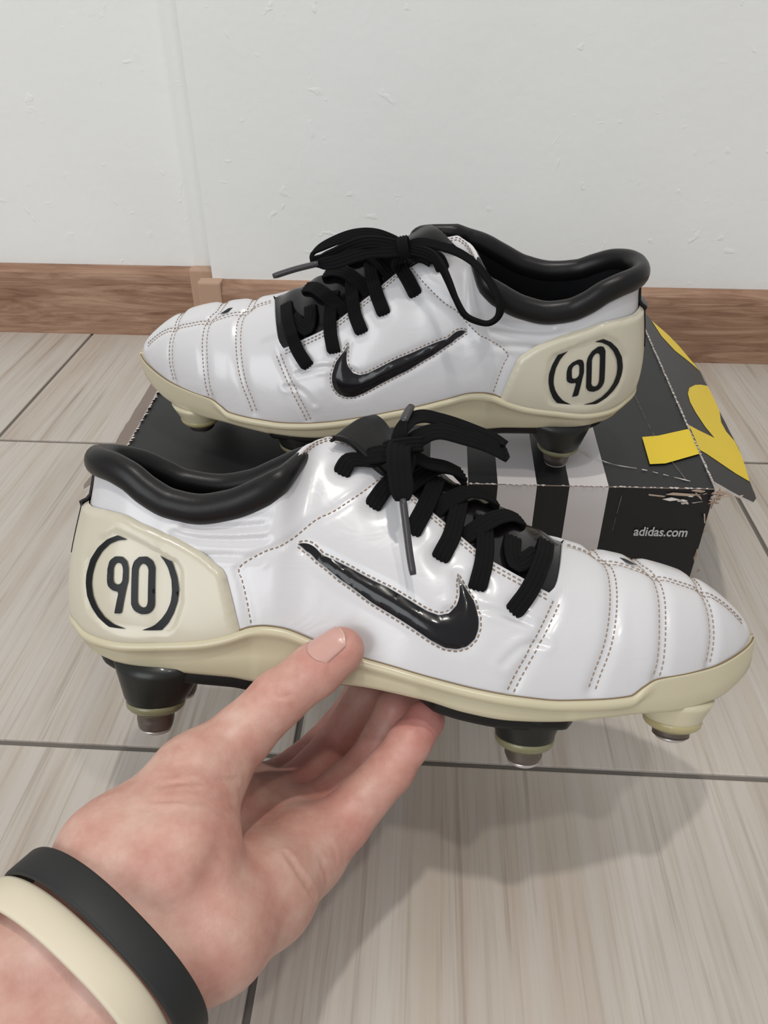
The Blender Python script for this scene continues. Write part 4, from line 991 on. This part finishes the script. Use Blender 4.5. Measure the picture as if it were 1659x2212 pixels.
FING = [['tmcp', 'tmid', 'tip_ip', 'ttip', 'tend'], ['pm', 'pb', 'pp', 'pd', 'pt'], ['rm', 'rb', 'rp', 'rd', 'rt'], ['mm', 'mb', 'mp', 'md', 'mt'], ['im', 'ib', 'ip', 'id', 'it']]
def hand_sdf(P):
    P = np.asarray(P, float); d = None
    for a, b in PALM:
        A, B = HJn[a].copy(), HJn[b].copy()
        if (a, b) in PALM_R: A[3], B[3] = PALM_R[(a, b)]
        e = rcone(P, A, B); d = e if d is None else smin(d, e, 7.0)
    out = None
    for ch in FING:
        f = None
        for a, b in zip(ch, ch[1:]):
            e = rcone(P, HJn[a], HJn[b]); f = e if f is None else smin(f, e, 2.5)
        g = smin(d, f, 7.0); out = g if out is None else smin(out, g, .8)
    return out
def hand_grad(P, e=.2):
    g = np.stack([hand_sdf(P + np.eye(3)[k]*e) - hand_sdf(P - np.eye(3)[k]*e) for k in range(3)], -1)
    return g/(np.linalg.norm(g, axis=-1, keepdims=True) + 1e-9)

def surface_nets(lo, hi, h):
    """mesh of the blended body on a grid of spacing h"""
    ax = [np.arange(lo[k], hi[k], h) for k in range(3)]; nx, ny, nz = [len(a) for a in ax]
    bs = 8; nb = [-(-n // bs) for n in (nx, ny, nz)]; D = np.full((nb[0]*bs, nb[1]*bs, nb[2]*bs), 50.0, np.float32)
    Bi = np.stack(np.meshgrid(*[np.arange(n) for n in nb], indexing='ij'), -1).reshape(-1, 3)
    dc = hand_sdf(np.array(lo) + (Bi*bs + (bs-1)/2)*h)
    for b in Bi[dc < -(bs*h)]: D[b[0]*bs:b[0]*bs+bs, b[1]*bs:b[1]*bs+bs, b[2]*bs:b[2]*bs+bs] = -50
    loc = np.stack(np.meshgrid(np.arange(bs), np.arange(bs), np.arange(bs), indexing='ij'), -1).reshape(-1, 3)
    nearb = Bi[np.abs(dc) <= bs*h]
    for q in range(0, len(nearb), 400):
        I_ = (nearb[q:q+400, None]*bs + loc[None]).reshape(-1, 3); D[I_[:, 0], I_[:, 1], I_[:, 2]] = hand_sdf(np.array(lo) + I_*h)
    D = D[:nx, :ny, :nz]
    S = D < 0
    c = np.zeros((nx-1, ny-1, nz-1), np.int8)
    for a in (0, 1):
        for b in (0, 1):
            for e in (0, 1): c += S[a:nx-1+a, b:ny-1+b, e:nz-1+e]
    act = (c > 0) & (c < 8); idx = -np.ones(act.shape, np.int64); I = np.argwhere(act); idx[act] = np.arange(len(I))
    acc = np.zeros((len(I), 3)); cnt = np.zeros(len(I))
    cor = [(a, b, e) for a in (0, 1) for b in (0, 1) for e in (0, 1)]
    for p in cor:
        for k in range(3):
            if p[k] == 0:
                q = list(p); q[k] = 1
                d0 = D[I[:, 0]+p[0], I[:, 1]+p[1], I[:, 2]+p[2]]; d1 = D[I[:, 0]+q[0], I[:, 1]+q[1], I[:, 2]+q[2]]
                m = (d0 < 0) != (d1 < 0); t = np.where(m, d0/(d0-d1+1e-12), 0)
                pt = np.array(p, float)[None] + np.eye(3)[k][None]*t[:, None]; acc[m] += pt[m]; cnt[m] += 1
    V = (I + acc/cnt[:, None])*h + np.array([ax[0][0], ax[1][0], ax[2][0]])
    F = []
    for k in range(3):
        s0 = [slice(None)]*3; s1 = [slice(None)]*3; s0[k] = slice(0, -1); s1[k] = slice(1, None)
        E_ = np.argwhere(S[tuple(s0)] != S[tuple(s1)]); a, b = [j for j in range(3) if j != k]
        ok = (E_[:, a] > 0) & (E_[:, b] > 0) & (E_[:, a] < [nx, ny, nz][a]-1) & (E_[:, b] < [nx, ny, nz][b]-1); E_ = E_[ok]
        quad = []
        for da, db in ((-1, -1), (0, -1), (0, 0), (-1, 0)):
            Q = E_.copy(); Q[:, a] += da; Q[:, b] += db; quad.append(idx[Q[:, 0], Q[:, 1], Q[:, 2]])
        quad = np.stack(quad, -1); ins = S[E_[:, 0], E_[:, 1], E_[:, 2]]
        fl = ins if k != 1 else ~ins
        quad[~fl] = quad[~fl][:, ::-1]; F.append(quad)
    return V, np.concatenate(F)
hv, hf = surface_nets((-300, -45, -10), (34, 276, 160), 1.45)
hn = hand_grad(hv); hv = hv - hn*hand_sdf(hv)[:, None]*.9
CREASES = [
    ([(-44.2, 186.8, 132.6), (-43.2, 183.3, 132.1), (-40.8, 181.3, 131.5)], 0.5, 0.8),
    ([(-39.9, 185.2, 133.6), (-38.8, 183.0, 132.6), (-36.1, 181.9, 131.6), (-33.2, 182.8, 131.9)], 0.6, 0.8),
    ([(-43.2, 187.9, 133.1), (-41.6, 184.3, 132.8)], 0.3, 0.7),
    ([(-72.9, 147.4, 129.2), (-66.9, 148.5, 129.4), (-58.2, 150.7, 127.1), (-49.6, 156.9, 118.6)], 0.9, 0.9),
    ([(-73.8, 141.5, 130.2), (-65.3, 141.9, 130.6), (-56.6, 142.9, 128.0), (-49.7, 151.0, 118.0)], 0.6, 1.0),
    ([(-71.8, 155.4, 128.2), (-63.6, 156.3, 128.5), (-57.4, 156.3, 126.5)], 0.4, 0.9),
    ([(-76.1, 145.2, 129.2), (-63.1, 145.7, 129.6), (-51.0, 152.4, 120.3)], 0.4, 0.9),
    ([(-76.8, 139.0, 130.4), (-64.2, 137.8, 131.2), (-51.3, 144.4, 123.1)], 0.35, 1.0),
    ([(-78.3, 126.1, 129.3), (-73.7, 126.4, 129.4), (-69.2, 124.5, 128.8)], 0.3, 1.0),
    ([(-32.8, 142.2, 97.9), (-29.0, 138.1, 95.9), (-25.5, 135.0, 91.2), (-23.5, 134.3, 85.6)], 1.0, 1.0),
    ([(-23.0, 147.3, 88.1), (-21.0, 145.0, 84.4), (-20.2, 143.1, 80.4)], 0.8, 0.9),
    ([(-18.4, 152.3, 85.3), (-17.4, 150.7, 83.1), (-17.0, 149.5, 81.3)], 0.6, 0.8),
    ([(-48.3, 138.5, 121.3), (-48.9, 130.7, 122.6), (-52.1, 122.7, 121.1), (-56.2, 117.1, 118.4), (-60.8, 111.3, 116.5)], 1.7, 5.0),
    ([(-2.4, 185.9, 93.3), (0.8, 183.6, 94.4), (4.7, 181.2, 93.5)], 0.35, 0.8),
    ([(-11.1, 169.6, 88.2), (-8.0, 168.1, 87.2), (-4.9, 166.6, 84.2)], 0.35, 0.8),
]

def crease(pts, dep, wid, bulge=.35):
    global hv
    Q = resample(cat_rom([np.array(p, float) for p in pts], 5), 1.2)
    near = np.linalg.norm(hv - Q.mean(0), axis=1) < np.linalg.norm(Q - Q.mean(0), axis=1).max() + 8
    d = seg_dist(hv[near], Q); ends = np.minimum(np.linalg.norm(hv[near]-Q[0], axis=1), np.linalg.norm(hv[near]-Q[-1], axis=1))
    fade = np.clip(ends/3 + .25, 0, 1) if wid < 3 else np.clip(ends/14, 0, 1)
    hv[near] += hn[near]*((-dep*np.exp(-(d/wid)**2) + bulge*dep*np.exp(-((d-2.2*wid)/(1.3*wid))**2))*fade)[:, None]
for pts, dep, wid in CREASES: crease(pts, dep, wid, .35 if wid < 3 else 0.0)
def skin_material():
    m = mat('skin', (.58, .33, .26), .42, .4, sss=.12, sss_rad=(.006, .002, .001)); t = NT(m)
    c = t.coords('Object'); at = t.n('ShaderNodeAttribute'); at.attribute_name = 'blush'
    n1 = t.noise(c, 70, 4, .6); n2 = t.noise(c, 190, 3, .6)
    base = t.ramp(n1, [(.3, (.52, .265, .215)), (.52, (.585, .345, .28)), (.72, (.625, .42, .345))])
    red = t.mix(t.math('MULTIPLY', at.outputs['Fac'], 1.0, True), base, (.56, .165, .15))
    fine = t.ramp(n2, [(.35, (.90, .86, .84)), (.6, (1, 1, 1))]); t.color(t.mix(.6, red, fine, 'MULTIPLY'))
    h = t.math('ADD', t.noise(c, 900, 2, .5), t.math('MULTIPLY', t.noise(t.coords('Object', (1, 1, 2.5), rot=(.6, .4, .3)), 260, 3, .6), .8))
    t.bump(h, .18, .0004); return m
M['skin'] = skin_material(); M['nail'] = mat('thumb_nail', (.585, .33, .28), .3, .5, coat=.25, coat_rough=.2, sss=.1, sss_rad=(.003, .001, .001)); M['nail_tip'] = mat('nail_tip', (.62, .43, .35), .35, .5)
person = mk('person', hv/1000, hf, M['skin']); tag(person, 'bare left hand and forearm reaching in, thumb and fingers gripping the sole', 'person')
bl = np.zeros(len(hv))
for k, r_, a_ in (('tend', 16, .35), ('tip_ip', 12, .2), ('pt', 17, .75), ('pd', 15, .5), ('pp', 14, .3), ('rt', 22, .6), ('rp', 20, .45), ('rb', 18, .5), ('mp', 22, .6), ('mb', 22, .6), ('ib', 26, .6), ('ip', 24, .6), ('pb', 14, .5), ('pm', 14, .25), ('then', 16, .25), ('hyp', 22, .15), ('mm', 16, .5), ('rm', 16, .45)):
    bl = np.maximum(bl, a_*np.exp(-(np.linalg.norm(hv - HJn[k][:3], axis=1)/r_)**2*.9))
at_ = person.data.attributes.new('blush', 'FLOAT', 'POINT'); at_.data.foreach_set('value', bl.astype(np.float32))
sm = person.modifiers.new('smooth', 'SUBSURF'); sm.levels = 1; sm.render_levels = 1
# thumb nail, following the thumb
def on_skin(p, h):
    p = np.array(p, float)
    for _ in range(6): p = p - hand_grad(p)*hand_sdf(p)[..., None]
    return p + hand_grad(p)*h
ta = HJn['tend'][:3] - HJn['ttip'][:3]; ta /= np.linalg.norm(ta)
NAIL_DIR = np.array([-.28, -.12, 1.0])
nd = NAIL_DIR - ta*(NAIL_DIR@ta); nd /= np.linalg.norm(nd); ns_ = np.cross(ta, nd)
gu, gv = np.linspace(-1, 1, 17), np.linspace(0, 1, 19); V = []
for v in gv:
    for u in gu:
        al = 2.6 + 16.2*v - 3.2*u*u*v**3 + 4.2*u*u*(1-v)**4
        an = math.radians(47)*u*(1.0 - .12*v); c0 = HJn['ttip'][:3] + ta*al
        hgt = .05 - .35*abs(u)**3 - .3*(1-v)**6 + (.2 if v > .95 else 0)
        p = on_skin((c0 + (nd*math.cos(an) + ns_*math.sin(an))*9)[None], hgt)[0]
        V.append(p)
o = mk('thumb_nail', np.array(V)/1000, grid_faces(19, 17), None, person, mats=[M['nail'], M['nail_tip']], fmat=[1 if i//16 >= 17 else 0 for i in range(18*16)]); recalc(o)
md = o.modifiers.new('thick', 'SOLIDIFY'); md.thickness = .0005; md.offset = 1
# ------------------------------------------------------------------ two silicone wristbands
M['band_black'] = mat('black_silicone', (.018, .019, .019), .55, .4); M['band_cream'] = mat('cream_silicone', (.68, .61, .47), .5, .4, sss=.15, sss_rad=(.004, .003, .002))
def wristband(name, label, centre, axis, width, material, gap=1.0, th=2.0, tilt=None):
    c = np.array(centre, float); ax = np.array(axis, float); ax /= np.linalg.norm(ax)
    e1 = np.cross(ax, (0, 0, 1)); e1 /= np.linalg.norm(e1); e2 = np.cross(ax, e1); n = 96; R = []
    for k in range(n):
        a = 2*math.pi*k/n; d = e1*math.cos(a) + e2*math.sin(a); rmax = 0
        for of in (-.5, 0, .5):
            t = np.linspace(8, 48, 81); s_ = hand_sdf(c + ax*width*of + d*t[:, None]); i = np.argmax(s_ > 0); rmax = max(rmax, t[i])
        R.append(rmax)
    R = np.array(R)
    F_ = np.fft.rfft(R); F_[3:] = 0; Rs = np.fft.irfft(F_, n); R = Rs + max(0, np.percentile(R - Rs, 85))
    R += gap; vs = []; cs = [(-.5, .25), (-.47, .85), (-.4, 1), (.4, 1), (.47, .85), (.5, .25), (.46, 0), (-.46, 0)]; m = len(cs)
    for k in range(n):
        a = 2*math.pi*k/n; d = e1*math.cos(a) + e2*math.sin(a)
        for u, r in cs: vs.append((c + ax*width*u + d*(R[k] + th*r))/1000)
    fs = [(k*m+j, k*m+(j+1) % m, ((k+1) % n)*m+(j+1) % m, ((k+1) % n)*m+j) for k in range(n) for j in range(m)]
    o = mk(name, vs, fs, material); recalc(o); tag(o, label, 'wristband', 'the two wristbands'); return o
wristband('wristband', 'black silicone wristband on the wrist, nearer the hand than the cream one', (-80.5, 106.5, 101.5), (.5, .83, -.12), 10.4, M['band_black'])
wristband('wristband', 'cream silicone wristband behind the black one on the forearm', (-85.8, 97.8, 103), (.5, .83, -.12), 10.4, M['band_cream'])
